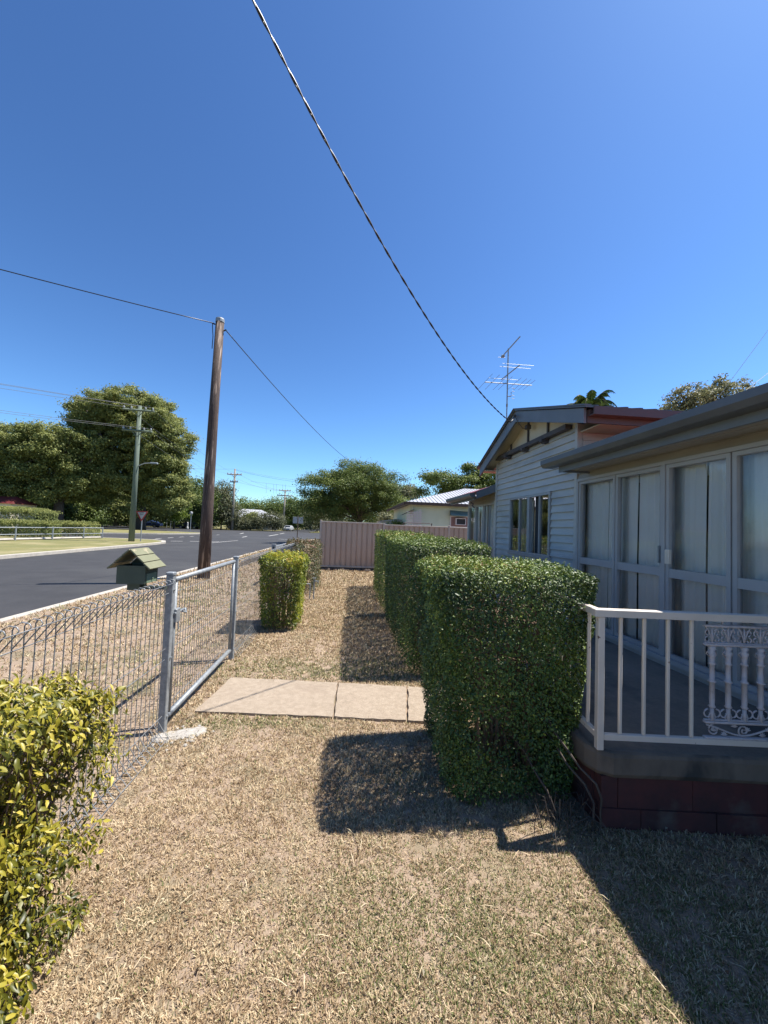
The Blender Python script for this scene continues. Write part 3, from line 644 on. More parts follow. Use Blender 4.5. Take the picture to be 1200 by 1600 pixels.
lt([(S0 + .345, 0, 1.10), (S0 + .345, 0, 1.128)], .007, 6); lt([(S0 + .09, 0, 1.10), (S0 + .09, 0, 1.128)], .004, 6)
lp.build('lace_panel', 'lace', rl, smooth=True)

# ================================================================ HEDGES
def _dummy(): pass
def hedge(name, label, cat, x0, x1, y0, y1, z1, n, size, m='leaf', taper=0., rnd=.05, base=.0, tintmul=1., shell=.10, stems=14, group=None, bulge=.03, aspect=.55, tshift=0, gap=None, droop=.3, loc=None):
    t = thing(name, ((x0 + x1) / 2, (y0 + y1) / 2, 0), label, cat, group)
    dx, dy, dz = x1 - x0, y1 - y0, z1 - base
    areas = np.array([dx * dy, dx * dz, dx * dz, dy * dz, dy * dz]); p = areas / areas.sum()
    f = rng.choice(5, n, p=p); a = rng.random(n); c = rng.random(n)
    P = np.zeros((n, 3)); Nn = np.zeros((n, 3))
    for k in range(5):
        q = f == k; A = a[q]; Cc = c[q]
        if k == 0: P[q] = np.stack([x0 + A * dx, y0 + Cc * dy, np.full(q.sum(), z1)], 1); Nn[q] = (0, 0, 1)
        if k == 1: P[q] = np.stack([x0 + A * dx, np.full(q.sum(), y0), base + Cc * dz], 1); Nn[q] = (0, -1, .35)
        if k == 2: P[q] = np.stack([x0 + A * dx, np.full(q.sum(), y1), base + Cc * dz], 1); Nn[q] = (0, 1, .35)
        if k == 3: P[q] = np.stack([np.full(q.sum(), x0), y0 + A * dy, base + Cc * dz], 1); Nn[q] = (-1, 0, .35)
        if k == 4: P[q] = np.stack([np.full(q.sum(), x1), y0 + A * dy, base + Cc * dz], 1); Nn[q] = (1, 0, .35)
    depth = np.abs(rng.normal(0, shell, n)) - .012
    # lumpy clipped surface
    lump = bulge * (np.sin(P[:, 0] * 9 + P[:, 2] * 7 + 1) * np.sin(P[:, 1] * 8 + 2) + .8 * np.sin(P[:, 0] * 21 + P[:, 1] * 19 + P[:, 2] * 23))
    P = P - Nn * (depth - lump * .6)[:, None]
    # round the edges
    cx, cy = (x0 + x1) / 2, (y0 + y1) / 2
    ux, uy, uz = (P[:, 0] - cx) / (dx / 2), (P[:, 1] - cy) / (dy / 2), (P[:, 2] - base) / dz
    k_ = np.clip(np.maximum(np.abs(ux), np.abs(uy)), 0, 1.2) ** 6 * np.clip(uz, 0, 1) ** 14
    P[:, 2] -= rnd * k_
    kk = np.clip(np.abs(ux * uy), 0, 1) ** 5; P[:, 0] -= np.sign(ux) * rnd * .7 * kk; P[:, 1] -= np.sign(uy) * rnd * .7 * kk
    P[:, 0] += np.sign(ux) * taper * (uz - .3) * np.abs(ux); P[:, 1] += np.sign(uy) * taper * .4 * (uz - .3) * np.abs(uy)
    keep = np.ones(n, bool)
    lowd = rng.random(n) < np.clip((P[:, 2] - base) / .14 + .25, 0, 1); keep &= lowd
    if gap: 
        for gx, gy, gz, gr in gap: keep &= ((P[:, 0] - gx) ** 2 + (P[:, 1] - gy) ** 2 + (P[:, 2] - gz) ** 2 > (gr * rng.uniform(.6, 1.3, n)) ** 2)
    P = P[keep]; Nn = Nn[keep]; n = len(P)
    # stray shoots
    tint = np.clip(rng.beta(2.2, 2.6, n) * .8 + tshift + .5 * (vnoise(P[:, 0] * 3 + P[:, 2] * 2.1, P[:, 1] * 3 - P[:, 2] * 1.7, 1.) - .5) + .22 * (Nn[:, 2] > .9), 0, 1) * tintmul  # upward-facing leaves get a lighter tint, sunlit tops put into the colour
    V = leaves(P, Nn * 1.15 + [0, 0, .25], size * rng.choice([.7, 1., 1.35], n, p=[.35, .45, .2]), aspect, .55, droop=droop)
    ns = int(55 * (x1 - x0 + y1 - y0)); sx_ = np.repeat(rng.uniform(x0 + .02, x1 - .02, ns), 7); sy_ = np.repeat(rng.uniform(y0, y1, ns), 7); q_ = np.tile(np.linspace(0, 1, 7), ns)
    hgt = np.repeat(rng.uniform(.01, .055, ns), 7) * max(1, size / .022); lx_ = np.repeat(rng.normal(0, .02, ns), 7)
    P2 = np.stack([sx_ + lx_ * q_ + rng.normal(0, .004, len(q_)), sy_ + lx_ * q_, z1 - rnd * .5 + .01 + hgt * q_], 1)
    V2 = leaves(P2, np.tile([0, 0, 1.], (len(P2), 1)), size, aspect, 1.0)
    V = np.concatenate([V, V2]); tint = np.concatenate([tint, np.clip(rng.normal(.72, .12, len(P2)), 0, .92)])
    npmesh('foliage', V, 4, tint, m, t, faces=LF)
    b = MB()
    for k in range(stems):
        sx, sy = random.uniform(cx - dx * .3, cx + dx * .3), random.uniform(cy - dy * .3, cy + dy * .3)
        ex, ey = cx + (sx - cx) * 1.5 + random.uniform(-.08, .08), cy + (sy - cy) * 1.5 + random.uniform(-.08, .08)
        ez = z1 * random.uniform(.75, .97); pts = []
        for i in range(6):
            u = i / 5; pts.append((sx + (ex - sx) * u + random.uniform(-.03, .03) * dx, sy + (ey - sy) * u + random.uniform(-.03, .03) * dy, ez * u))
        b.tube(pts, [.014 * (1 - .7 * i / 5) * max(1, size / .03) ** .4 for i in range(6)], 5)
        for i in (2, 3, 4):
            for q in range(3):
                a = random.uniform(0, 6.28); l = random.uniform(.1, .22) * max(1, dx)
                p = Vector(pts[i]); e = p + Vector((math.cos(a) * l, math.sin(a) * l, random.uniform(0, .15)))
                e.x = min(max(e.x, x0 + .02), x1 - .02); e.y = min(max(e.y, y0 + .02), y1 - .02)
                b.tube([tuple(p), tuple(e)], [.006, .003], 4)
    b.build('stems', 'twig', t)
    return t
h1 = hedge('clipped_hedge', 'glossy dark green box hedge beside the porch railing, nearest of the clipped hedges', 'hedge', .60, 1.44, 2.19, 3.04, 1.36, 90000, .019,
           taper=.13, shell=.075, stems=26, group='clipped green hedges along the house', bulge=.035, gap=[(.88, 2.17, .36, .14), (1.04, 2.17, .25, .10), (.80, 2.17, .40, .08), (1.02, 2.17, .80, .06)])
hedge('clipped_hedge', 'square topped green hedge behind the one beside the porch, in front of the gable windows', 'hedge', .655, 1.56, 4.10, 6.92, 1.445, 80000, .024,
      taper=.05, shell=.07, stems=30, group='clipped green hedges along the house', bulge=.02)
hedge('clipped_hedge', 'farthest clipped hedge with a yellowish leafy top, closest to the sheet metal fence', 'hedge', .66, 1.6, 6.96, 10.2, 1.47, 34000, .032,
      shell=.07, stems=12, group='clipped green hedges along the house', bulge=.03, tshift=.18)
hedge('golden_shrub', 'box shaped yellow green shrub just inside the wire fence beyond the gate', 'shrub', -1.27, -.70, 5.75, 6.5, 1.11, 17000, .030, m='gold2',
      taper=.08, shell=.08, stems=22, bulge=.035, base=.04)
hedge('rosy_shrub', 'loose shrub with pinkish new tips behind the box shaped yellow shrub', 'shrub', -1.5, -.72, 8.9, 10.6, 1.16, 9000, .038, m='pinkleaf', shell=.12, stems=16, bulge=.07)
# a few long bare vine stems by the porch corner
vn = MB()
for pts in ([(1.16, 2.34, .60), (1.22, 2.26, .50), (1.235, 2.20, .42), (1.29, 2.14, .34), (1.315, 2.06, .29), (1.36, 1.99, .25), (1.375, 1.965, .19), (1.365, 1.96, .12), (1.372, 1.965, .05), (1.36, 1.97, .0)],
            [(1.20, 2.3, .40), (1.24, 2.22, .36), (1.28, 2.13, .27), (1.335, 2.05, .21), (1.35, 1.99, .15), (1.34, 1.98, .07), (1.35, 2.0, 0)],
            [(1.02, 2.33, .35), (1.09, 2.25, .27), (1.12, 2.2, .20), (1.17, 2.14, .12), (1.18, 2.1, .05), (1.21, 2.08, .0)]):
    vn.tube(pts, [.0075 * (1 - .3 * abs(math.sin(i * 2))) for i in range(len(pts))], 6)
for k in range(46):
    a = random.uniform(0, 6.28); x, y = 1.22 + random.uniform(-.14, .16), 2.02 + random.uniform(-.10, .14); l = random.uniform(.06, .2)
    vn.tube([(x, y, .01), (x + .4 * l * math.cos(a), y + .4 * l * math.sin(a), random.uniform(.05, .14)), (x + l * math.cos(a), y + l * math.sin(a), random.uniform(.0, .10))], .0022, 4)
props(vn.build('vine', 'bark', loc=(1.25, 2.05, 0)), 'bare brown vine stems climbing at the porch corner under the hedge', 'vine')

# foreground golden bush: stems with leaf rows
gb = thing('golden_bush', (-1.12, 1.15, 0), 'large yellow green leafy bush in the bottom left foreground inside the fence', 'bush')
LP = []; LN = []; LD = []; LS = []; st = MB()
for k in range(760):
    bx, by = random.gauss(-1.18, .06), random.gauss(1.25, .12)
    tx, ty = random.uniform(-1.55, -.86), random.uniform(.35, 1.75)
    tz = random.uniform(.15, .93) if k % 3 else random.uniform(.72, .95)
    lim = -.96 + .05 * math.sin(tz * 9 + ty * 4); tx = min(tx, lim)
    p0 = Vector((bx, by, .02)); p3 = Vector((tx, ty, tz)); mid = p0.lerp(p3, .55) + Vector((0, 0, .14))
    pts = []
    for i in range(9):
        u = i / 8; p = p0.lerp(mid, u).lerp(mid.lerp(p3, u), u); pts.append(p + Vector((random.gauss(0, .006), random.gauss(0, .006), 0)))
    st.tube([tuple(p) for p in pts], [.0045 * (1 - .7 * i / 8) for i in range(9)], 5)
    nl = 21
    for j in range(nl):
        u = .32 + .68 * (j + random.random()) / nl; i = min(int(u * 8), 7); p = pts[i].lerp(pts[i + 1], u * 8 - i)
        ax = (pts[i + 1] - pts[i]).normalized(); a = j * 2.4 + random.uniform(-.5, .5)
        s1 = ax.cross(Vector((0.3, .2, 1))).normalized(); s2 = ax.cross(s1)
        d = (s1 * math.cos(a) + s2 * math.sin(a)) * .9 + ax * .35 + Vector((.12, 0, -.55)); d.normalize()
        LP.append(p); LD.append(d); LS.append(random.uniform(.022, .040)); LN.append(Vector((random.gauss(0, .4), random.gauss(0, .4), 1)))
for k in range(260):   # one long sprig reaching up and right over the fence foot
    u = random.random(); p = Vector((-1.05 + .19 * u, 1.46 + .10 * u, .78 + .13 * math.sin(u * 2.2))) + Vector((random.gauss(0, .02), random.gauss(0, .02), random.gauss(0, .018)))
    LP.append(p); d = Vector((random.gauss(.4, .4), random.gauss(.1, .5), random.gauss(-.6, .4))); d.normalize(); LD.append(d); LS.append(random.uniform(.022, .042)); LN.append(Vector((random.gauss(.3, .4), random.gauss(0, .4), 1)))
for k in range(22000):
    f = random.random()
    if f < .45: p = Vector((-.985 + .06 * math.sin(k) * random.random(), random.uniform(.35, 1.72), random.uniform(.05, .98)))
    elif f < .8: p = Vector((random.uniform(-1.5, -.97), random.uniform(.35, 1.68), random.uniform(.84, .98)))
    else: p = Vector((random.uniform(-1.5, -.97), random.uniform(.4, .6), random.uniform(.05, .98)))
    w_ = float(vnoise(p.x * 3 + p.z * 2.3, p.y * 3 + p.z * 2.9, .55)); 
    if w_ < .30: continue
    p.x += (w_ - .5) * .22 - .11 * max(0, p.z - .75) * 0 - .05 * max(0, .35 - p.z); p.z += (w_ - .5) * .10 - .10 * max(0, p.y - 1.45) * 2
    if p.z > .96: p.z = .96 - random.random() * .05
    LP.append(p); d = Vector((random.gauss(.35, .5), random.gauss(-.1, .6), random.gauss(-.55, .45))); d.normalize(); LD.append(d)
    LS.append(random.uniform(.014, .037)); LN.append(Vector((random.gauss(.5, .4), random.gauss(-.2, .4), 1)))
st.build('stems', 'twig', gb)
P = np.array([tuple(p) for p in LP]); D = np.array([tuple(p) for p in LD]); S = np.array(LS)[:, None]; Nn = np.array([tuple(p) for p in LN])
sd = unit(np.cross(D, Nn)); nr = np.cross(sd, D); cup = rng.uniform(.05, .35, (len(P), 1)); cur = rng.uniform(.0, .6, (len(P), 1)); wv = rng.uniform(.12, .27, (len(P), 1))
V = np.stack([P, P + D * S * .28 + sd * S * wv * .75 + nr * S * cup * .3, P + D * S * .6 + sd * S * wv * .8 + nr * S * (cup * .3 - cur * .3), P + D * S - nr * S * cur,
              P + D * S * .6 - sd * S * wv * .8 + nr * S * (cup * .3 - cur * .3), P + D * S * .28 - sd * S * wv * .75 + nr * S * cup * .3, P + D * S * .45 - nr * S * cur * .12], 1)
tn = np.clip(rng.beta(1.9, 1.9, len(P)) * .9 + .12 * (P[:, 2] - .5) + .3 * (vnoise(P[:, 1] * 4 + P[:, 2] * 3, P[:, 0] * 4 - P[:, 2] * 3, 1.) - .5), 0, 1)
npmesh('leaves', V, 7, tn, 'gold', gb, faces=[(0, 1, 6), (1, 2, 6), (2, 3, 6), (3, 4, 6), (4, 5, 6), (5, 0, 6)])

# ================================================================ WIRE FENCE, GATE
FX = -1.32
def mesh_wires(y0, y1, x=FX, roll=True, sp=.0575, ztop=1.13, n=5, r=.0027):
    b = MB(); y = y0
    while y <= y1:
        j = random.uniform(-.002, .002)
        if roll:
            pts = [(x + .004, y + j, .135), (x + .045, y + j, .07), (x + .085, y + j, .018), (x + .04, y, .012), (x, y, .02), (x, y, .5), (x + .003, y + j, 1.0), (x, y, ztop - .02), (x + .008, y, ztop - .004), (x + .035, y + j, ztop + .012), (x + .062, y + j, ztop + .006), (x + .070, y + j, ztop - .008), (x + .055, y + j, ztop - .03), (x + .004, y + j, ztop - .095)]
        else: pts = [(x, y, .12), (x, y + j, .6), (x, y, 1.10)]
        b.tube(pts, r, n, caps=False); y += sp
    hz = [(0, .02), (.085, .014), (.004, .137), (.002, .545), (.002, .625), (.003, ztop - .10), (.066, ztop - .014)] if roll else [(0, .19), (0, .60), (0, .68), (0, 1.02)]
    for dx, z in hz: b.tube([(x + dx + .004, y0 - .01, z), (x + dx + .004, (y0 + y1) / 2, z - .004), (x + dx + .004, y1 + .01, z)], r * .95, n, caps=False)
    return b
fn = thing('wire_fence', (FX, 3.03, 0), 'galvanised loop top wire fence panel from the foreground bush up to the gate', 'fence', 'loop top wire fence runs')
mesh_wires(-.4, 2.98).build('wire_mesh', 'wire', fn, smooth=True)
def post(parent, y, x=FX, h_=1.16, wd=.026, m='galv'):
    b = MB(); b.cbox(x - wd, x + wd, y - wd * .9, y + wd * .9, -.05, h_, .004); b.cbox(x - wd - .004, x + wd + .004, y - wd * .9 - .004, y + wd * .9 + .004, h_, h_ + .022, .006)
    for z in (.12, .55, 1.05): b.tube([(x + wd, y, z), (x + wd + .010, y, z)], .008, 6)
    return b.build('post', m, parent, smooth=False)
post(fn, 3.03)
gt = thing('metal_gate', (FX, 3.08, 0), 'low galvanised pedestrian gate with wire infill at the end of the concrete path', 'gate')
b = MB()
b.tube([(FX, 3.115, .10), (FX, 3.115, 1.12)], .016, 8); b.tube([(FX + .02, 4.53, .12), (FX + .02, 4.53, 1.13)], .016, 8)
b.tube([(FX, 3.10, 1.115), (FX + .02, 4.54, 1.125)], .021, 8); b.tube([(FX, 3.10, .095), (FX + .02, 4.54, .12)], .023, 8)
b.build('frame', 'galv', gt, smooth=True)
mesh_wires(3.15, 4.50, roll=False, sp=.05).build('wire_infill', 'wire', gt, smooth=True)
b = MB(); b.cbox(FX + .02, FX + .045, 3.055, 3.125, .80, .90, .004); b.tube([(FX + .035, 3.04, .87), (FX + .04, 3.19, .875)], .009, 6); b.tube([(FX + .04, 3.17, .86), (FX + .055, 3.20, .845), (FX + .04, 3.22, .875)], .008, 6)
b.tube([(FX + .04, 3.10, .80), (FX + .045, 3.10, .74)], .006, 6); b.build('latch', 'darkpost', gt)
for z in (.25, .95):
    b = MB(); b.cyl(FX + .02, 4.56, z, z + .05, .012, 8); b.build('hinge', 'darkpost', gt)
f2 = thing('wire_fence', (FX, 4.5, 0), 'galvanised loop top wire fence running from the gate away past the box shaped shrub', 'fence', 'loop top wire fence runs')
post(f2, 4.60, x=FX + .025)
mesh_wires(4.66, 11.2, x=FX, sp=.062, n=4, r=.0028).build('wire_mesh', 'wire', f2, smooth=True)
b = MB(); b.cbox(FX - .02, FX + .02, 8.0, 8.04, 0, 1.16, .003); b.build('post', 'galv', f2)
b = MB(); b.cbox(FX - .02, FX + .02, 11.22, 11.26, 0, 1.16, .003); b.build('post', 'galv', f2)
# dark rail fence beyond
rf = thing('rail_fence', (-1.9, 11.6, 0), 'low dark grey rail fence behind the pink tipped shrub at the yard corner', 'fence')
for za, zb in ((.90, 1.0), (.45, .53)): b = MB(); b.cbox(-1.93, -1.89, 10.0, 15.6, za, zb, .004); b.build('rail', 'darkpost', rf)
for y in (10.0, 12.8, 15.5): b = MB(); b.cbox(-1.96, -1.89 + .035, y, y + .06, 0, 1.06, .004); b.build('post', 'galv', rf)
# footing rubble
b = MB()
for k in range(150):
    a = random.uniform(0, 6.28); r_ = abs(random.gauss(0, .5)); x, y = FX + .16 + .17 * r_ * math.cos(a) , 2.98 + .16 * r_ * math.sin(a) ; s = random.uniform(.006, .018)
    b.lathe(x, y, [(s * .5, -.002), (s, s * .25), (s * .8, s * .6), (s * .25, s * .85)], 5)
for k in range(5):
    cx, cy = FX + .03 + k * .055, 2.96 + k * .02; b.lathe(cx, cy, [(.075, -.01), (.065, .008), (.04, .016), (.01, .019)], 9)
props(b.build('post_footing', 'stone', loc=(FX + .1, 3.0, 0)), 'crumbled pale concrete rubble spread at the foot of the gate post', 'rubble', kind='stuff')
# hose taps
tp = thing('garden_tap', (-.72, 8.3, 0), 'two thin standpipe taps rising from the lawn near the far shrubs', 'tap')
b = MB(); b.tube([(-.70, 8.25, 0), (-.70, 8.25, .44)], .014, 8); b.tube([(-.70, 8.25, .40), (-.62, 8.22, .40), (-.62, 8.22, .36)], .014, 6); b.tube([(-.74, 8.25, .46), (-.66, 8.25, .46)], .010, 6)
b.tube([(-.79, 8.35, 0), (-.79, 8.35, .32), (-.98, 8.35, .33)], .014, 6); b.build('pipe', 'darkpost', tp)

# ================================================================ MAILBOX
mb = thing('letterbox', (-1.54, 2.95, 1.0), 'green wooden letterbox with a little gabled roof fixed behind the top of the wire fence', 'letterbox')
x0, x1, y0, y1 = -1.637, -1.442, 2.90, 3.08
b = MB(); zf = 1.105; ze = 1.235; d_ = .010
b.box(x0, x1, y0, y0 + d_, zf, ze); b.box(x0, x1, y1 - d_, y1, zf, ze); b.box(x0, x0 + d_, y0 + d_, y1 - d_, zf, ze); b.box(x0 + d_, x1 - d_, y0 + d_, y1 - d_, zf, zf + d_)
b.box(x1 - d_, x1, y0 + d_, y1 - d_, zf + .075, ze); b.box(x0, x1, y0 - .004, y0 - .001, ze - .012, ze)
b.build('box', 'mail', mb)
b = MB(); b.box(x1 - .009, x1 + .003, y0 + .02, y1 - .02, zf + .005, zf + .072); b.tube([(x1 + .003, 2.99, zf + .03), (x1 + .012, 2.99, zf + .035)], .006, 6); b.build('side_panel', 'mailroofside', mb)
b = MB(); b.box(x0 + .055, x1 - .055, y0 + .04, y1 - .04, zf - .05, zf - .001); b.box(x1 - .054, FX - .006, 2.96, 2.99, zf - .045, zf - .022); b.build('bracket', 'mail', mb)
xc = (x0 + x1) / 2; zr = 1.340
for sg in (1, -1):
    b = MB(); ex = xc + sg * .142; ez = 1.212
    for k in range(3):
        u0, u1 = k / 3, (k + 1) / 3 - .012
        a = (xc + (ex - xc) * u0, zr + (ez - zr) * u0); c = (xc + (ex - xc) * u1, zr + (ez - zr) * u1)
        n_ = Vector((sg * .132, .155)).normalized() * .009
        lift = .004 * (2 - k)
        q = [(a[0], a[1] + lift), (c[0], c[1] + lift), (c[0] + n_.x, c[1] + n_.y + lift), (a[0] + n_.x, a[1] + n_.y + lift)]
        if sg < 0: q = q[::-1]
        b.extr(q, y0 - .035, y1 + .025)
    b.build('roof', 'mailroof', mb)
b = MB(); b.extr([(x0, ze + .001), (x1, ze + .001), (xc, zr - .008)], y1 - .01, y1 - .002); b.build('back_gable', 'mail', mb)

# ================================================================ POLES AND WIRES
pl = thing('power_pole', (-3.95, 11.01, 0), 'tall dark weathered timber pole standing on the dry verge just behind the letterbox', 'pole', 'timber poles along the streets')
b = MB(); b.tube([(-3.95, 11.01, -.1), (-3.94, 11.01, 2), (-3.92, 11.005, 4.5), (-3.88, 11.0, 7.24)], [.165, .148, .128, .112], 16); b.build('shaft', 'pole', pl, smooth=True)
b = MB(); b.lathe(-3.88, 11.0, [(.120, 7.19), (.120, 7.27), (.11, 7.30), (.02, 7.31)], 16); b.build('cap', 'galv', pl)
b = MB(); b.tube([(-4.0, 10.98, 7.12), (-4.08, 10.96, 7.14)], .02, 6); b.tube([(-3.76, 10.98, 6.95), (-3.70, 11.0, 7.0)], .02, 6)
b.tube([(-4.06, 10.95, 7.14), (-4.04, 10.9, 7.0), (-4.02, 10.92, 6.75), (-4.03, 10.93, 6.4)], .012, 5); b.build('bracket', 'cable', pl)
def sag(p, q, s, n=24): 
    p, q = Vector(p), Vector(q); return [tuple(p.lerp(q, i / n) - Vector((0, 0, s * 4 * (i / n) * (1 - i / n)))) for i in range(n + 1)]
def cable(name, pts, r, label, m='cable', n=5, grp=None):
    b = MB(); b.tube(pts, r, n); o = b.build(name, m, smooth=True, loc=pts[0]); return props(o, label, 'cable', grp)
cable('overhead_cable', sag((-4.06, 10.95, 7.14), (-24, 1.6, 7.7), .35), .012, 'single black cable leaving the tall timber pole to the left over the road')
cable('overhead_cable', sag((-3.72, 11.02, 7.0), (.6, 36.5, 7.3), .45), .014, 'single black cable running from the tall timber pole down toward the round tree')
# twisted service cable to the house
b = MB()
for ph in (0, math.pi):
    pts = []
    for i in range(420):
        u = 9.4 * i / 419; q = u * 1.0
        c = Vector((2.62 - .66 * (q - .05), 6.02 - .752 * (q - .05) * 1.0, 0)); c = Vector((2.4 - .66 * u, 5.66 - .752 * u, 3.27 + .06 * u * u))
        a = u * 24 + ph; c += Vector((.752 * math.cos(a), -.66 * math.cos(a), math.sin(a))) * .0048; pts.append(tuple(c))
    b.tube(pts, .0050, 5)
b.tube([(2.4, 5.66, 3.27), (2.52, 5.85, 3.37), (2.62, 6.02, 3.49)], .010, 5)
props(b.build('service_cable', 'cable', smooth=True, loc=(2.4, 5.66, 3.27)), 'twisted black service cable sweeping overhead down to the house gable', 'cable')

def utility(x, y, h_, rb, label, arms, m='farpole', lamp=False):
    t = thing('power_pole', (x, y, 0), label, 'pole', 'timber poles along the streets')
    b = MB(); b.tube([(x, y, -.1), (x, y, h_)], [rb, rb * .62], 12); b.build('shaft', m, t, smooth=True)
    for z, hw, ang in arms:
        a = MB(); dx, dy = hw * math.cos(ang), hw * math.sin(ang); dz = rb * .45
        a.tube([(x - dx, y - dy - rb * .8, z), (x + dx, y + dy - rb * .8, z)], rb * .42, 4)
        a.tube([(x - dx * .4, y - dy * .4 - rb * .8, z), (x, y - rb * .8, z - hw * .45)], rb * .14, 4); a.tube([(x + dx * .4, y + dy * .4 - rb * .8, z), (x, y - rb * .8, z - hw * .45)], rb * .14, 4)
        a.build('crossarm', m, t)
        for u in (-.92, -.45, .45, .92):
            a = MB(); a.lathe(x + dx * u, y + dy * u - rb * .8, [(rb * .12, z + rb * .4), (rb * .30, z + rb * .6), (rb * .28, z + rb * 1.1), (rb * .08, z + rb * 1.3)], 8); a.build('insulator', 'ceramic', t)
    if lamp:
        a = MB(); a.tube([(x, y, 5.2), (x + .6, y - .1, 5.45), (x + 1.15, y - .15, 5.5)], .035, 6); a.build('lamp_arm', 'galv', t)
        a = MB(); a.cbox(x + 1.0, x + 1.5, y - .25, y - .05, 5.44, 5.54, .03); a.build('lamp_head', 'galv', t)
    return t
utility(-15.0, 28.06, 9.5, .19, 'green grey timber power pole with a street lamp on the far verge corner', [(9.15, 1.0, .1), (7.7, .95, .1)], 'greypole', True)
utility(-25.3, 85.5, 13.2, .30, 'two armed timber power pole beside the white roofed house across the junction', [(11.95, 1.5, .1), (10.35, .9, -.2)])
utility(-18.2, 108, 11.1, .28, 'slim timber power pole in front of the bushy trees down the far street', [(10.9, 1.6, 0), (9.5, 2.1, 0)])
utility(-36, 190, 12.0, .30, 'faint distant power pole, farthest down the street', [(11.2, 1.7, 0)])
for q, (a, c, s) in enumerate([((-15.9, 28, 9.35), (-60, 3, 11.0), .9), ((-14.9, 28, 9.45), (-59, 2.4, 11.1), .9), ((-14.2, 28, 9.4), (-58, 2, 11.1), .9), ((-15.7, 28, 7.9), (-60, 2, 9.3), 1.0), ((-14.3, 28, 7.9), (-58, 1.5, 9.4), 1.0),
                 ((-15.8, 28, 9.35), (-26.6, 85, 12.0), .9), ((-14.2, 28, 9.4), (-24.2, 85, 12.0), .9), ((-15.6, 28, 7.9), (-25.9, 85, 10.4), 1.0), ((-14.3, 28, 7.9), (-24.7, 85, 10.4), 1.0),
                 ((-26.6, 85, 12.0), (-19.6, 108, 10.8), .8), ((-24.2, 85, 12.0), (-16.9, 108, 10.8), .8),
                 ((-16.9, 108, 10.9), (-34.8, 190, 11.2), .8), ((-19.6, 108, 10.9), (-37.0, 190, 11.2), .8),
                 ((-60, 84, 15.4), (-25.3, 85, 13.1), 1.3), ((-25.3, 85, 13.1), (2, 88, 11.8), 1.0), ((-25.3, 85, 12.9), (2, 88, 11.2), 1.0), ((-25, 85, 10.4), (2, 88, 8.9), 1.0),
                 ((20.4, 20, 9.3), (25.5, 20, 16.1), .05), ((21.2, 20, 9.3), (26.5, 20, 13.5), .05)]):
    b = MB(); b.tube(sag(a, c, s, 12), (.012 if a[1] < 25 else .010) if a[1] < 60 else .018, 4)
    props(b.build('power_line', 'line', loc=a), 'thin power line strung between poles against the sky', 'cable', 'thin distant power lines')
b = MB()
for dx in (0, 1.6, 2.2, 3.6, 4.2): b.tube([(-20.8 + dx * 1.1, 96, 11.4), (-20.7 + dx * 1.1, 96, 9.0)], .02, 4)
b.tube([(-24.5, 96, 11.75), (-20.8, 96, 11.45), (-14.5, 96, 10.95), (-8, 96, 10.7)], .02, 4)
props(b.build('hanging_spreaders', 'line', loc=(-18, 96, 11)), 'row of thin spreader rods hanging from the far power lines', 'cable spreader')

# ================================================================ SHEET METAL FENCE
cf = thing('sheet_metal_fence', (-1.0, 13.9, 0), 'mauve brown ribbed steel sheet fence closing the end of the yard', 'fence')
def ribs(x0, x1, y, z0, z1, pitch=.185):
    b = MB(); pts = []; x = x0
    while x < x1 - .02:
        for dx, dy in ((0, 0), (pitch * .68, 0), (pitch * .76, .028), (pitch * .92, .028)):
            if x + dx <= x1: pts.append((x + dx, y + dy))
        x += pitch
    pts.append((x1, y)); n = len(pts)
    b.add([(a, c, z0) for a, c in pts] + [(a, c, z1) for a, c in pts], [(i, i + 1, n + i + 1, n + i) for i in range(n - 1)]); return b
sl_ = lambda x: 13.88 - .0 * x
ys = 13.85
for xa, xb in ((-1.0, 1.20), (1.26, 3.6), (3.66, 6.0)):
    z1 = 1.74 if xa < 1 else 1.70
    ribs(xa, xb, ys, .14, z1 - .03).build('panel', 'cb', cf)
    b = MB(); b.cbox(xa, xb, ys - .022, ys + .05, z1 - .045, z1, .004); b.build('rail', 'cbcap', cf); b = MB(); b.cbox(xa, xb, ys - .018, ys + .046, .12, .165, .003); b.build('rail', 'cbcap', cf)
for x in (-1.06, 1.20, 3.60): b = MB(); b.cbox(x, x + .06, ys - .03, ys + .06, 0, 1.78 if x < 0 else 1.745, .004); b.build('post', 'cbcap', cf)
for xa, xb in ((-1.0, 1.20), (1.26, 3.6)): b = MB(); b.cbox(xa, xb, ys + .005, ys + .055, -.02, .112, .006); b.build('sleeper', 'sleeper', cf)
b = MB()
for x, z in ((1.95, 1.78), (3.0, 1.80)): b.tube([(x, ys + .1, 1.3), (x, ys + .1, z)], .02, 6)
b.tube([(1.95, ys + .1, 1.78), (2.9, ys + .1, 1.80), (3.0, ys + .1, 1.77), (3.0, ys + .1, 1.5)], .014, 6); b.build('support', 'brown', cf)

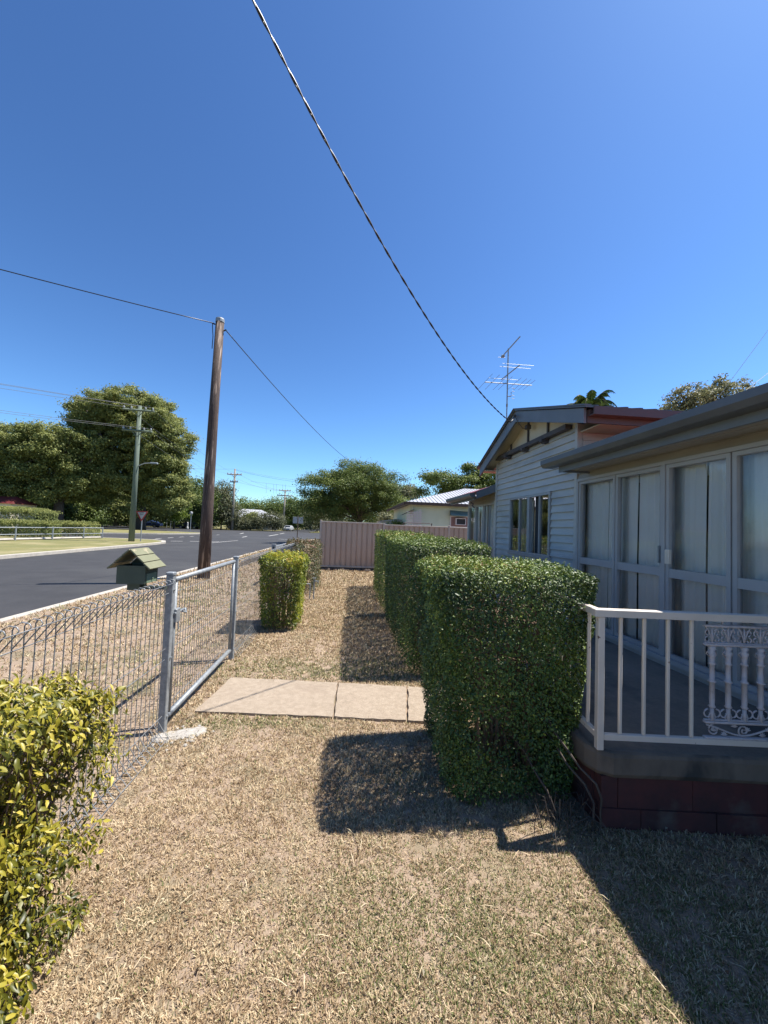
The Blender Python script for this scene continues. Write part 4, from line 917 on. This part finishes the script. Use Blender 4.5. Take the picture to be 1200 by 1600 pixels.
# ================================================================ TREES
def tree(name, label, cat, base, trunk_h, tr, ells, ncl, nleaf, lsize, m, tshift=0, group=None, clr=.16, limbs=16, spread=1.0, flat=.65, lean=(0, 0), up=.6, bark='bark', under=-.35):
    t = thing(name, base, label, cat, group); bx, by, bz = base
    E_ = np.array(ells, float); vol = E_[:, 3] * E_[:, 4] * E_[:, 5]; p = vol / vol.sum()
    k = rng.choice(len(E_), ncl, p=p); d = unit(rng.normal(0, 1, (ncl, 3))); d[:, 2] = np.where(d[:, 2] < under, -d[:, 2] * .6, d[:, 2])
    rr = rng.random(ncl) ** .42; C = E_[k, :3] + d * rr[:, None] * E_[k, 3:]
    R_ = float(np.mean(E_[:, 3:5])) * clr * rng.uniform(.6, 1.35, ncl)
    w_ = R_ ** 2; ci = rng.choice(ncl, nleaf, p=w_ / w_.sum())
    gv = rng.normal(0, .52, (nleaf, 3)); dd = unit(gv)
    P = C[ci] + gv * R_[ci][:, None] * [1.35, 1.35, flat * 1.15]
    P[:, 2] = np.where(P[:, 2] < bz + .1, bz + .1 + rng.random(nleaf) * .8, P[:, 2])
    Nn = dd * .7 + [0, 0, up]
    tint = np.clip(rng.normal(.42, .17, nleaf) + rng.normal(0, .09, ncl)[ci] + tshift + .12 * dd[:, 2], 0, 1)
    V = leaves(P, Nn, lsize, .6, .6, fold=.3)
    npmesh('crown', V, 4, tint, m, t, faces=LF)
    b = MB(); top = Vector((bx + lean[0], by + lean[1], bz + trunk_h))
    b.tube([(bx, by, bz - .1), (bx + lean[0] * .3, by + lean[1] * .3, bz + trunk_h * .4), tuple(top)], [tr * 1.25, tr, tr * .8], 10)
    order = rng.permutation(ncl)[:limbs]
    for i in order:
        e = Vector(C[i]); m1 = top.lerp(e, .35) + Vector((random.gauss(0, .06), random.gauss(0, .06), .10)) * (e - top).length; m2 = top.lerp(e, .7) + Vector((random.gauss(0, .05), random.gauss(0, .05), .06)) * (e - top).length
        b.tube([tuple(top - Vector((0, 0, tr))), tuple(m1), tuple(m2), tuple(e)], [tr * .5, tr * .32, tr * .18, tr * .06], 6)
        for q in range(2):
            j = int(rng.integers(ncl)); e2 = Vector(C[j])
            if (e2 - m2).length < (e - top).length * .7: b.tube([tuple(m2), tuple(m2.lerp(e2, .5) + Vector((0, 0, .03))), tuple(e2)], [tr * .18, tr * .10, tr * .04], 5)
    b.build('trunk', bark, t, smooth=True)
    return t
tree('shade_tree', 'huge spreading tree at the far left beyond the road corner, lower of the two giants', 'tree', (-41.0, 58, 0), 4.2, .65,
     [(-47, 58, 9.5, 9, 6, 4.4), (-42, 58, 11.0, 6, 6, 3.9), (-53, 60, 7.5, 6.5, 5, 4.2), (-38.0, 59, 8.6, 4.2, 4.5, 4.6), (-46, 57, 5.6, 9, 4, 2.8), (-39, 60, 5.0, 3.4, 3, 2.4)], 800, 230000, .26, 'tree', limbs=50, clr=.125, tshift=.0, flat=.75, under=-.8)
tree('shade_tree', 'tallest spreading tree behind the green grey power pole, right of the two giants', 'tree', (-32.6, 63, 0), 5.0, .75,
     [(-34.5, 62, 17.2, 7.8, 6.5, 4.2), (-30.5, 62, 13.0, 5.6, 5.5, 5.4), (-37.5, 62, 13.2, 5.0, 5.5, 4.4), (-29.2, 61, 8.6, 4.2, 4.0, 4.6), (-41, 62, 17.2, 2.6, 3, 1.6), (-33.5, 62, 8.4, 5.4, 4.0, 3.8), (-27.6, 61.5, 6.0, 3.2, 3.2, 4.2), (-31.5, 62, 4.4, 4.4, 2.8, 2.8), (-37.5, 63, 6.2, 3.2, 3, 2.6)], 950, 270000, .26, 'tree', tshift=.06, limbs=44, clr=.14, flat=.7, under=-.8)
# understorey behind the island
for args in [
    ('small_tree', 'dark leafy small tree with pale leaves under the giant trees, left of the gateway', (-46.5, 70, 0), [(-46.5, 70, 3.3, 3.2, 3, 2.6)], 'treedark', 0.05, 7000, .34),
    ('small_tree', 'dark shrubby tree at the far left edge behind the rounded hedge', (-60, 74, 0), [(-60, 74, 4.5, 8, 4, 4.0), (-70, 74, 4.5, 7, 4, 4.5)], 'treedark', 0.0, 11000, .42),
    ('small_tree', 'shadowy tree thicket between the rounded hedge and the gateway', (-52.5, 78, 0), [(-53, 78, 4, 7, 3, 3.6), (-44, 80, 5, 6, 3, 4.0)], 'treedark', -.05, 13000, .42),
    ('small_tree', 'low mid green tree directly behind the give way sign', (-39.5, 74, 0), [(-39.5, 74, 3.8, 4.2, 3, 3.4), (-35.5, 75, 4.5, 3.6, 3, 3.6)], 'tree', 0.0, 10000, .36),
    ('small_tree', 'bright lime green small tree beside the blue sign', (-33.6, 77, 0), [(-33.6, 77, 3.6, 2.3, 2.1, 1.9)], 'treelime', 0, 5000, .30),
    ('bushy_tree', 'dark bushy tree right of the lime green tree', (-31.6, 86, 0), [(-31.6, 86, 4.5, 4.2, 3.4, 4.2), (-33.5, 88, 8.6, 3.2, 3, 2.8)], 'treedark', 0.02, 11000, .36),
    ('bushy_tree', 'tall grey green tree just left of the two armed pole', (-28.4, 88, 0), [(-28.4, 88, 5.2, 3.2, 3, 4.9), (-29.5, 90, 8.8, 2.6, 2.6, 2.6), (-26.2, 87, 3.2, 2.6, 2.5, 3.0)], 'treegrey', -.2, 11000, .34),
    ('bushy_tree', 'drooping olive shrub at the foot of the two armed pole', (-23.9, 88, 0), [(-23.9, 88, 1.2, 2.4, 1.8, 1.6)], 'treegrey', -.12, 4000, .26),
    ('bushy_tree', 'rounded dark green shrub in front of the white roofed house', (-22.6, 90, 0), [(-22.6, 90, 2.6, 1.8, 1.8, 1.7)], 'tree', 0, 3500, .28),
    ('bushy_tree', 'wide brownish green bush in front of the white roofed house', (-19.6, 89, 0), [(-20.0, 89, 2.0, 3.2, 2.0, 2.1), (-17.2, 90, 2.2, 2.2, 2.0, 2.2)], 'treegrey', -.18, 8000, .28),
    ('bushy_tree', 'rounded tree behind the white roofed house', (-20.5, 120, 0), [(-21.5, 120, 6.2, 5, 4, 4.2), (-30, 122, 4.8, 7, 4, 3.6)], 'treedark', .05, 9000, .45),
    ('bushy_tree', 'dark green tree by the slim far power pole', (-15.8, 111, 0), [(-16.0, 111, 5.0, 3.6, 3.5, 4.6), (-12.0, 112, 4.6, 3.0, 3, 3.6)], 'treedark', .1, 10000, .40),
    ('bushy_tree', 'pale olive shrub row under the round tree at the far kerb', (-8.0, 96, 0), [(-8.2, 96, 2.8, 3.2, 2.6, 2.6), (-4.0, 97, 3.0, 4, 2.6, 3)], 'treegrey', -.1, 8000, .34),
    ('thicket', 'dense dark hedge of trees behind the gateway and the parked cars', (-62, 92, 0), [(-84, 92, 3, 10, 3, 4.6), (-70, 92, 3.5, 9, 3, 5), (-58, 93, 3.2, 8, 3, 5), (-48, 94, 3.5, 7, 3, 5.6), (-40, 95, 3.5, 6, 3, 5.6), (-33, 95, 3.5, 5, 3, 5)], 'treedark', -.08, 42000, .5),
    ('thicket', 'dark shaded thicket under the left giant tree', (-50, 66, 0), [(-56, 67, 2.2, 5, 2, 3.2), (-48.5, 66, 2.0, 4.5, 2, 2.9), (-43.5, 70, 1.8, 2.2, 2, 2.3)], 'treedark', -.15, 24000, .34),
    ('thicket', 'mixed distant trees behind the white roofed house', (-30, 130, 0), [(-46, 130, 5, 9, 3, 5.5), (-34, 131, 5, 8, 3, 5.2), (-12, 132, 4.5, 6, 3, 5), (-24, 134, 4, 8, 3, 4)], 'treedark', .05, 20000, .6),
    ('thicket', 'far row of trees on the right side of the distant street', (-5, 118, 0), [(-5, 118, 4, 5, 6, 4.4), (4, 116, 4.5, 6, 4, 5), (14, 112, 4, 7, 4, 5)], 'treedark', .05, 16000, .5),
    ('bushy_tree', 'very distant dark tree line at the street end', (-34, 200, 0), [(-40, 200, 4.5, 14, 4, 4.8), (-22, 205, 5, 9, 4, 5), (-60, 200, 5, 14, 4, 5)], 'treedark', .1, 9000, .9)]:
    nm, lb, bs, el, mt, ts, nl, ls = args
    tree(nm, lb, 'tree', bs, el[0][2] * .45, .14, el, 60 * max(1, len(el) // 2 + 1), nl, ls, mt, tshift=ts, clr=.30, limbs=9, group='trees beyond the junction', under=-1.1, flat=.8)
tree('round_tree', 'broad dark green umbrella shaped tree rising behind the steel sheet fence', 'tree', (1.0, 36.5, 0), 2.3, .22,
     [(-1.4, 36, 4.9, 3.5, 3.4, 2.2), (1.6, 36.5, 5.4, 3.5, 3.4, 2.3), (.3, 36, 6.4, 2.7, 2.8, 1.5), (3.6, 36.5, 4.2, 2.0, 2.4, 1.8), (-3.2, 36, 3.6, 1.9, 2.4, 1.3), (0, 38, 3.2, 4, 2.4, 1.6), (-2.2, 36, 2.8, 2.4, 2, 1.2), (2.6, 36, 3.0, 2.6, 2, 1.5), (.2, 35, 4.2, 3.4, 2, 1.6)], 520, 120000, .125, 'treedark', tshift=.12, limbs=34, clr=.17, flat=.7, under=-.75)
tree('gum_tree', 'grey green eucalypt standing behind the umbrella shaped tree', 'tree', (6.6, 62, 0), 3.5, .2, [(5.6, 62, 6.2, 2.6, 2.5, 3.2), (9.0, 62, 6.6, 2.6, 2.5, 3.1), (11.5, 63, 4.4, 2.4, 2, 2.4)], 60, 9000, .30, 'treegrey', clr=.28, limbs=14)
tree('pale_shrub', 'small pale green shrub peeking over the steel sheet fence', 'shrub', (3.0, 30, 0), .9, .08, [(3.0, 30, 2.0, .9, .8, .85)], 24, 2500, .12, 'treegrey', tshift=.1, clr=.34, limbs=6)
tree('low_shrub', 'low bright green shrub peeking over the fence beside the neighbouring house', 'shrub', (3.0, 21, 0), .9, .06, [(2.9, 21, 1.55, .8, .6, .45)], 24, 2200, .09, 'treelime', tshift=-.3, clr=.34, limbs=6)
tree('garden_tree', 'leafy olive green tree behind the white roof of the neighbouring house', 'tree', (8.0, 30, 0), 2.6, .2, [(7.2, 30, 4.9, 1.7, 1.6, 1.7), (9.6, 30, 5.0, 2.2, 1.8, 1.9), (11.8, 30, 5.6, 2.0, 1.8, 1.7)], 90, 30000, .16, 'treedark', tshift=.12, clr=.24, limbs=16, under=-.9)
tree('garden_tree', 'loose golden olive tree rising behind the sunroom roof at the right', 'tree', (24.6, 24.5, 0), 8.2, .25, [(22.6, 24, 10.6, 2.0, 1.6, 1.5), (25.4, 24.3, 11.3, 2.3, 1.6, 1.6)], 110, 8000, .17, 'treegrey', tshift=.15, clr=.17, limbs=34, under=-.9)
# palm
pm = thing('palm_tree', (15.6, 24, 0), 'palm crown with arching fronds showing above the house roof', 'palm')
b = MB(); b.tube([(15.6, 24, -.1), (15.6, 24, 9.9)], [.24, .16], 10); b.build('trunk', 'bark', pm, smooth=True)
LPs = []; LNs = []; fr_ = MB(); VV = []
for k in range(26):
    a = k * 2.4; el = .25 + .95 * random.random(); l = random.uniform(1.5, 2.1); o0 = Vector((15.6, 24, 9.95)); pts = []
    if k == 0: a, el, l = .05, 1.12, 2.7
    for i in range(13):
        u = i / 12; h_ = l * u * math.cos(el * .9); pts.append(o0 + Vector((math.cos(a) * (h_ + .35 * u), math.sin(a) * (h_ + .35 * u), l * math.sin(el) * u * 1.15 - 1.5 * u * u * u)))
    fr_.tube([tuple(p) for p in pts], [.03 * (1 - .8 * i / 12) for i in range(13)], 4)
    for i in range(1, 13):
        for q in range(9):
            p = pts[i - 1].lerp(pts[i], q / 9); ax = (pts[i] - pts[i - 1]).normalized(); sd_ = ax.cross(Vector((0, 0, 1))).normalized()
            for sg in (-1, 1):
                e = p + (sd_ * sg * .5 + ax * .35 + Vector((random.uniform(-.1, .1), random.uniform(-.1, .1), -.55))) * (.62 * math.sin(math.pi * (.12 + .8 * i / 12)))
                wv_ = ax * .009; VV.append([tuple(p - wv_), tuple(p + wv_), tuple(p.lerp(e, .5) + wv_ + Vector((0, 0, .05))), tuple(e)])
npmesh('fronds', np.array(VV), 4, rng.uniform(.1, .75, len(VV)), 'leaf', pm, faces=[(0, 1, 2, 3)])
fr_.build('frond_stems', 'bark', pm)

# hedges across the road
hedge('round_hedge', 'large dome shaped clipped bush at the far left across the road', 'hedge', -29.6, -24.6, 31.8, 35.6, 2.2, 12000, .11, rnd=.9, shell=.15, stems=4, bulge=.05, m='tree', tshift=-.05)
hedge('low_hedge', 'long low clipped hedge in front of the dome shaped bush across the road', 'hedge', -31.0, -21.4, 29.2, 31.0, 1.1, 16000, .10, rnd=.22, shell=.12, stems=4, bulge=.06, m='tree', tshift=-.03)
hedge('low_hedge', 'flat topped box hedge at the corner end of the low rail fence across the road', 'hedge', -23.6, -20.9, 32.2, 34.6, 1.08, 9000, .09, rnd=.12, shell=.10, stems=4, bulge=.03, m='tree', tshift=.16)
ff = thing('pipe_rail_fence', (-20.0, 25, 0), 'low two rail grey pipe fence along the far footpath across the road', 'fence')
fp = [(-21.5, 18.8), (-20.6, 22.8), (-20.15, 25.2), (-19.7, 27.5), (-19.25, 29.8), (-18.8, 32.0 - .8)]
for z, r_ in ((.78, .035), (.36, .03)):
    b = MB(); b.tube([(x, y, z) for x, y in fp], r_, 6); b.build('rail', 'darkpost', ff)
for x, y in fp: b = MB(); b.cyl(x, y, 0, .86, .04, 8); b.build('post', 'darkpost', ff)
b = MB(); b.tube([(x - .1, y, .06) for x, y in fp], .10, 4); b.build('base_strip', 'concrete', ff)

# ================================================================ SIGNS
gw = thing('give_way_sign', (-14.53, 28.46, 0), 'triangular red bordered give way sign on a post beside the green grey pole', 'sign')
sx, sy = -14.62, 28.44
b = MB(); b.cyl(-14.62, 28.5, -.1, 2.12, .035, 8); b.build('post', 'galv', gw)
def tri(b, s, y, z0=2.13):
    c = z0 - .245; a = s
    b.add([(sx - a / 2, y, c + a * .2887), (sx + a / 2, y, c + a * .2887), (sx, y, c - a * .577)], [(0, 2, 1)])
b = MB(); a = .84; c = 2.13 - .245
b.extr([(sx - a / 2, c + a * .2887), (sx, c - a * .577), (sx + a / 2, c + a * .2887)], sy, sy + .01); b.build('red_plate', 'signred', gw)
b = MB(); tri(b, .60, sy - .003); b.build('white_plate', 'signwhite', gw)
def text(body, loc, size, m, parent, rot=(rad(90), 0, 0)):
    cu = bpy.data.curves.new('lettering', 'FONT'); cu.body = body; cu.size = size; cu.align_x = 'CENTER'; cu.align_y = 'CENTER'; cu.extrude = .001
    o = bpy.data.objects.new('tmp', cu); SC.collection.objects.link(o); bpy.context.view_layer.update()
    me = bpy.data.meshes.new_from_object(o.evaluated_get(bpy.context.evaluated_depsgraph_get())); bpy.data.objects.remove(o)
    q = link('lettering', me, m, parent); q.location = Vector(loc) - wloc(parent); q.rotation_euler = rot; return q
text('GIVE', (sx, sy - .006, 2.02), .13, 'signblack', gw); text('WAY', (sx, sy - .006, 1.90), .12, 'signblack', gw)
bs = thing('blue_sign', (-35.9, 80, 0), 'tall narrow blue sign with white symbols on two posts beside the lime green tree', 'sign')
b = MB(); b.cyl(-36.35, 80.1, 0, 2.6, .06, 8); b.build('post', 'galv', bs); b = MB(); b.cyl(-35.6, 80.1, 0, 2.6, .06, 8); b.build('post', 'galv', bs)
b = MB(); b.cbox(-36.55, -35.5, 79.95, 80.02, 2.3, 4.15, .02); b.build('panel', 'signblue', bs)
b = MB(); b.extr([(-36.25, 3.4), (-35.85, 3.4), (-35.85, 3.8), (-36.05, 4.0), (-36.25, 3.8)][::-1], 79.93, 79.945); b.box(-36.2, -36.05, 79.93, 79.945, 2.5, 3.0); b.box(-35.95, -35.7, 79.93, 79.945, 2.7, 2.85); b.build('symbol', 'signwhite', bs)
ds = thing('road_sign', (-5.8, 43.45, 0), 'pair of grey sign backs on one post near the far corner of the street', 'sign')
b = MB(); b.cyl(-5.78, 43.5, -.1, 2.6, .05, 8); b.build('post', 'sleeper', ds)
for xa, xb in ((-6.32, -5.84), (-5.72, -5.2)):
    b = MB(); b.cbox(xa, xb, 43.40, 43.42, 1.72, 2.45, .004); b.build('panel', 'signback', ds)
for i, (x, y, lb) in enumerate([(-24.0, 60.5, 'slim post with a round white lamp at the island tip'), (-29.3, 79.5, 'slim post with a round white lamp right of the timber pole, across the junction')]):
    t = thing('lamp_post', (x, y, 0), lb, 'lamp post', 'small lamp posts at the junction')
    b = MB(); b.cyl(x, y, -.12, 2.5, .05, 8); b.build('post', 'galv', t)
    b = MB(); b.lathe(x, y, [(.05, 2.5), (.20, 2.62), (.24, 2.78), (.18, 2.95), (.04, 3.02)], 10); b.build('globe', 'ceramic', t)
t = thing('bollard', (-31.9, 79, 0), 'short white painted post at the kerb under the dark bushy tree', 'bollard')
b = MB(); b.lathe(-31.9, 79, [(.22, 0), (.22, .3), (.14, .4), (.14, 1.2), (.06, 1.3)], 10); b.build('shaft', 'signwhite', t)

# gateway under the big trees
gy = thing('gateway', (-44.5, 80, 0), 'pale brick gate pillar beside white metal gates under the giant trees', 'gateway')
b = MB(); b.cbox(-46.6, -45.5, 79.5, 80.5, 0, 2.1, .03); b.cbox(-46.75, -45.35, 79.35, 80.65, 2.1, 2.25, .03); b.build('pillar', 'brick', gy)
b = MB(); b.lathe(-46.05, 80, [(.12, 2.25), (.35, 2.5), (.4, 2.9), (.2, 3.2)], 10); b.build('lamp', 'ceramic', gy)
b = MB()
for k in range(14): b.cyl(-45.2 + k * .27, 80, .2, 1.9, .035, 5)
for z in (.25, 1.0, 1.85): b.tube([(-45.3, 80, z), (-41.5, 80, z)], .05, 5)
b.build('metal_gate', 'ceramic', gy)
# sheds and far houses
rs = thing('red_roofed_house', (-40, 55, 0), 'glimpse of a red roof behind the dome shaped bush at the far left', 'house')
b = MB(); b.box(-46.2, -42.4, 52, 56, 0, 2.9); b.build('wall', 'cream', rs)
b = MB(); b.add([(-46.6, 51.6, 2.9), (-42.0, 51.6, 2.9), (-42.0, 56.4, 2.9), (-46.6, 56.4, 2.9), (-45.2, 54, 3.9), (-43.4, 54, 3.9)], [(0, 1, 5, 4), (1, 2, 5), (2, 3, 4, 5), (3, 0, 4), (3, 2, 1, 0)]); b.build('roof', 'redtile', rs)
fh = thing('white_roofed_house', (-22, 96, 0), 'low pale house with a long white metal roof behind the bushes across the junction', 'house')
b = MB(); b.box(-29.5, -19.2, 96, 104, 0, 3.0); b.build('wall', 'signback', fh)
b = MB(); b.add([(-30.2, 95.3, 3.0), (-18.4, 95.3, 3.0), (-18.4, 104.8, 3.0), (-30.2, 104.8, 3.0), (-27, 100, 5.1), (-22.6, 100, 5.0)], [(0, 1, 5, 4), (1, 2, 5), (2, 3, 4, 5), (3, 0, 4), (3, 2, 1, 0)]); b.build('roof', 'nroof', fh)
for x in (-26.8, -23.4, -21.2): 
    f = MB(); f.box(x, x + 1.3, 95.95, 95.995, 1.1, 2.5); o = f.build('window', 'dark', fh)
# neighbour
nh = thing('neighbouring_house', (2.9, 18, 0), 'pale green weatherboard cottage with a white hipped metal roof behind the sheet fence', 'house')
b = MB(); z = 0
while z < 2.75:
    b.add([(2.95, 17.98, z), (14, 17.98, z), (14, 17.998, z + .125), (2.95, 17.998, z + .125), (2.95, 18, z), (14, 18, z)], [(0, 1, 2, 3), (0, 4, 5, 1)]); z += .125
b.box(2.95, 14, 18, 26, 0, 2.78); b.build('wall', 'nwall', nh)
b = MB(); V = [(2.55, 17.6, 2.83), (14.4, 17.6, 2.83), (14.4, 26.4, 2.83), (2.55, 26.4, 2.83), (6.6, 22, 4.05), (10.4, 22, 4.05)]
b.add(V, [(0, 1, 5, 4), (1, 2, 5), (2, 3, 4, 5), (3, 0, 4), (3, 2, 1, 0)])
for k in range(60): # corrugation ribs on the front slope
    x = 2.7 + k * .19
    u = min(max((x - 2.55) / 4.05, 0), 1) if x < 6.6 else (1 if x < 10.4 else max(0, (14.4 - x) / 4.0))
    y1_, z1_ = 17.6 + 4.4 * u, 2.83 + 1.22 * u
    if u > .03: b.add([(x, 17.6, 2.833), (x + .05, 17.6, 2.833), (x + .05, y1_, z1_ + .003), (x, y1_, z1_ + .003), (x + .025, 17.6, 2.86), (x + .025, y1_, z1_ + .03)], [(0, 4, 5, 3), (4, 1, 2, 5)])
b.build('roof', 'nroof', nh)
b = MB(); b.box(2.50, 14.4, 17.52, 17.59, 2.70, 2.83); b.box(2.46, 2.53, 17.6, 26.4, 2.70, 2.83); b.box(2.95, 14, 17.6, 17.97, 2.72, 2.735); b.build('fascia', 'brown', nh)
b = MB(); b.add([(4.66, 17.55, 2.30), (5.75, 17.55, 2.27), (5.72, 17.96, 2.50), (4.72, 17.96, 2.53), (4.66, 17.55, 2.27), (5.75, 17.55, 2.24)], [(0, 1, 2, 3), (3, 2, 1, 0), (0, 4, 5, 1)])
b.add([(4.66, 17.55, 2.30), (4.72, 17.96, 2.53), (4.72, 17.96, 2.25)], [(0, 1, 2), (2, 1, 0)]); b.build('awning', 'awn', nh)
w2 = window(nh, 'window', 0, 0, 1, 0, 1, .03) if False else None
f = MB(); f.box(4.74, 5.78, 17.93, 17.975, 1.72, 1.76); f.box(4.74, 4.79, 17.93, 17.975, 1.76, 2.26); f.box(5.73, 5.78, 17.93, 17.975, 1.76, 2.26); f.box(4.79, 5.73, 17.93, 17.975, 2.22, 2.26); wf = f.build('window', 'acbody', nh)
f = MB(); f.box(4.79, 5.73, 17.95, 17.975, 1.76, 2.22); f.build('window_panel', 'mauve', wf)
ac = MB(); ac.box(4.98, 5.46, 17.75, 17.94, 1.84, 1.87); ac.box(4.98, 5.46, 17.75, 17.94, 2.13, 2.16); ac.box(4.98, 5.01, 17.75, 17.94, 1.87, 2.13); ac.box(5.43, 5.46, 17.75, 17.94, 1.87, 2.13); ao = ac.build('cooler', 'acbody', nh)
f = MB(); f.box(5.01, 5.43, 17.77, 17.94, 1.87, 2.13)
for k in range(7): f.box(5.01, 5.43, 17.762, 17.768, 1.88 + k * .036, 1.895 + k * .036)
f.build('cooler_grille', 'dark', nh)
b = MB(); b.add([(2.45, 17.7, 2.22), (3.0, 17.7, 2.5), (3.0, 18.9, 2.5), (2.45, 18.9, 2.22)], [(0, 1, 2, 3), (3, 2, 1, 0)]); b.build('side_awning', 'brown', nh)
b = MB()
for k in range(9): b.box(2.66 + k * .075, 2.69 + k * .075, 17.70, 17.72, 1.0, 2.24 + k * .035)
for k in range(8): b.box(2.6, 3.36, 17.725, 17.745, 1.5 + k * .12, 1.53 + k * .12)
b.build('lattice', 'acbody', nh)
gh = thing('glasshouse', (2.4, 22, 0), 'low pale roofed shed peeking over the fence left of the neighbouring cottage', 'shed')
b = MB(); b.box(1.7, 3.6, 22, 24, 0, 1.95); b.build('wall', 'signback', gh); b = MB(); b.extr([(1.6, 1.95), (3.7, 1.95), (2.65, 2.12)], 21.9, 24.1)
b.build('roof', 'ceramic', gh)

# ================================================================ CARS
def car(x, y, rot, m, label, L_=4.3, W=1.75, Hh=1.45):
    t = thing('parked_car', (x, y, RZ), label, 'car', 'cars beyond the junction'); t.location.z = RZ
    R_ = Matrix.Translation((x, y, RZ)) @ Matrix.Rotation(rot, 4, 'Z')
    prof = [(-L_ / 2, .35), (-L_ / 2 + .05, .75), (-L_ * .40, .88), (-L_ * .27, .95), (-L_ * .16, 1.38), (L_ * .10, Hh), (L_ * .30, 1.34), (L_ * .43, .98), (L_ / 2 - .03, .9), (L_ / 2, .4)]
    b = MB(); W2 = W / 2
    n = len(prof); V = []
    for s, k in ((-1, 1.0), (1, 1.0)):
        for (u, z) in prof: V.append((u, s * (W2 - (.18 if z > 1.0 else .0)), z))
    low = [(-L_ / 2, .35), (L_ / 2, .4)]
    b.add(V, [tuple(range(n)), tuple(range(2 * n - 1, n - 1, -1))] + [(i + 1, i, n + i, n + i + 1) for i in range(n - 1)] + [(0, n - 1, 2 * n - 1, n)])
    b.xf(R_); b.build('body', m, t)
    g_ = MB()
    for s in (-1, 1):
        y0 = s * (W2 - .075)
        g_.add([(-L_ * .24, y0 + s * .0, .98), (-L_ * .15, y0 - s * .10, 1.32), (L_ * .10, y0 - s * .10, 1.38), (L_ * .28, y0 - s * .10, 1.28), (L_ * .36, y0, .99)], [(0, 1, 2, 3, 4)] if s < 0 else [(4, 3, 2, 1, 0)])
    g_.add([(-L_ * .275, -W2 * .8, .99), (-L_ * .275, W2 * .8, .99), (-L_ * .168, W2 * .68, 1.36), (-L_ * .168, -W2 * .68, 1.36)], [(0, 3, 2, 1)])
    g_.xf(R_); g_.build('windows', 'glassdark', t)
    for sx_ in (-L_ * .31, L_ * .31):
        for s in (-1, 1):
            w_ = MB(); w_.tube([(sx_, s * (W2 - .18), .32), (sx_, s * (W2 + .015), .32)], .32, 14); w_.xf(R_); wo = w_.build('wheel', 'tyre', t)
            w_ = MB(); w_.tube([(sx_, s * (W2 + .0), .32), (sx_, s * (W2 + .025), .32)], .19, 10); w_.xf(R_); w_.build('rim', 'rim', wo)
    return t
car(-42.0, 84.0, rad(6), 'carblue', 'dark blue hatchback beyond the island, behind the give way sign', 5.6, 1.9, 1.6)
car(-33.8, 84.5, rad(0), 'tyre', 'dark car in shade under the lime green tree')
car(-14.6, 140, rad(92), 'carblue', 'blue car far down the street near the right hand trees')
car(-15.6, 100, rad(85), 'carwhite', 'small white car on the far street behind the pair of sign backs')
# dark junk by the fence corner
b = MB()
for k in range(26):
    x = random.uniform(-.95, .9); b.lathe(x, 13.72 + random.uniform(-.06, .06), [(.05, -.01), (.07, .04), (.04, .09), (.01, .10)], 6)
props(b.build('rubble_row', 'sleeper', loc=(0, 13.7, 0)), 'dark row of rubble along the foot of the steel sheet fence', 'rubble', kind='stuff')
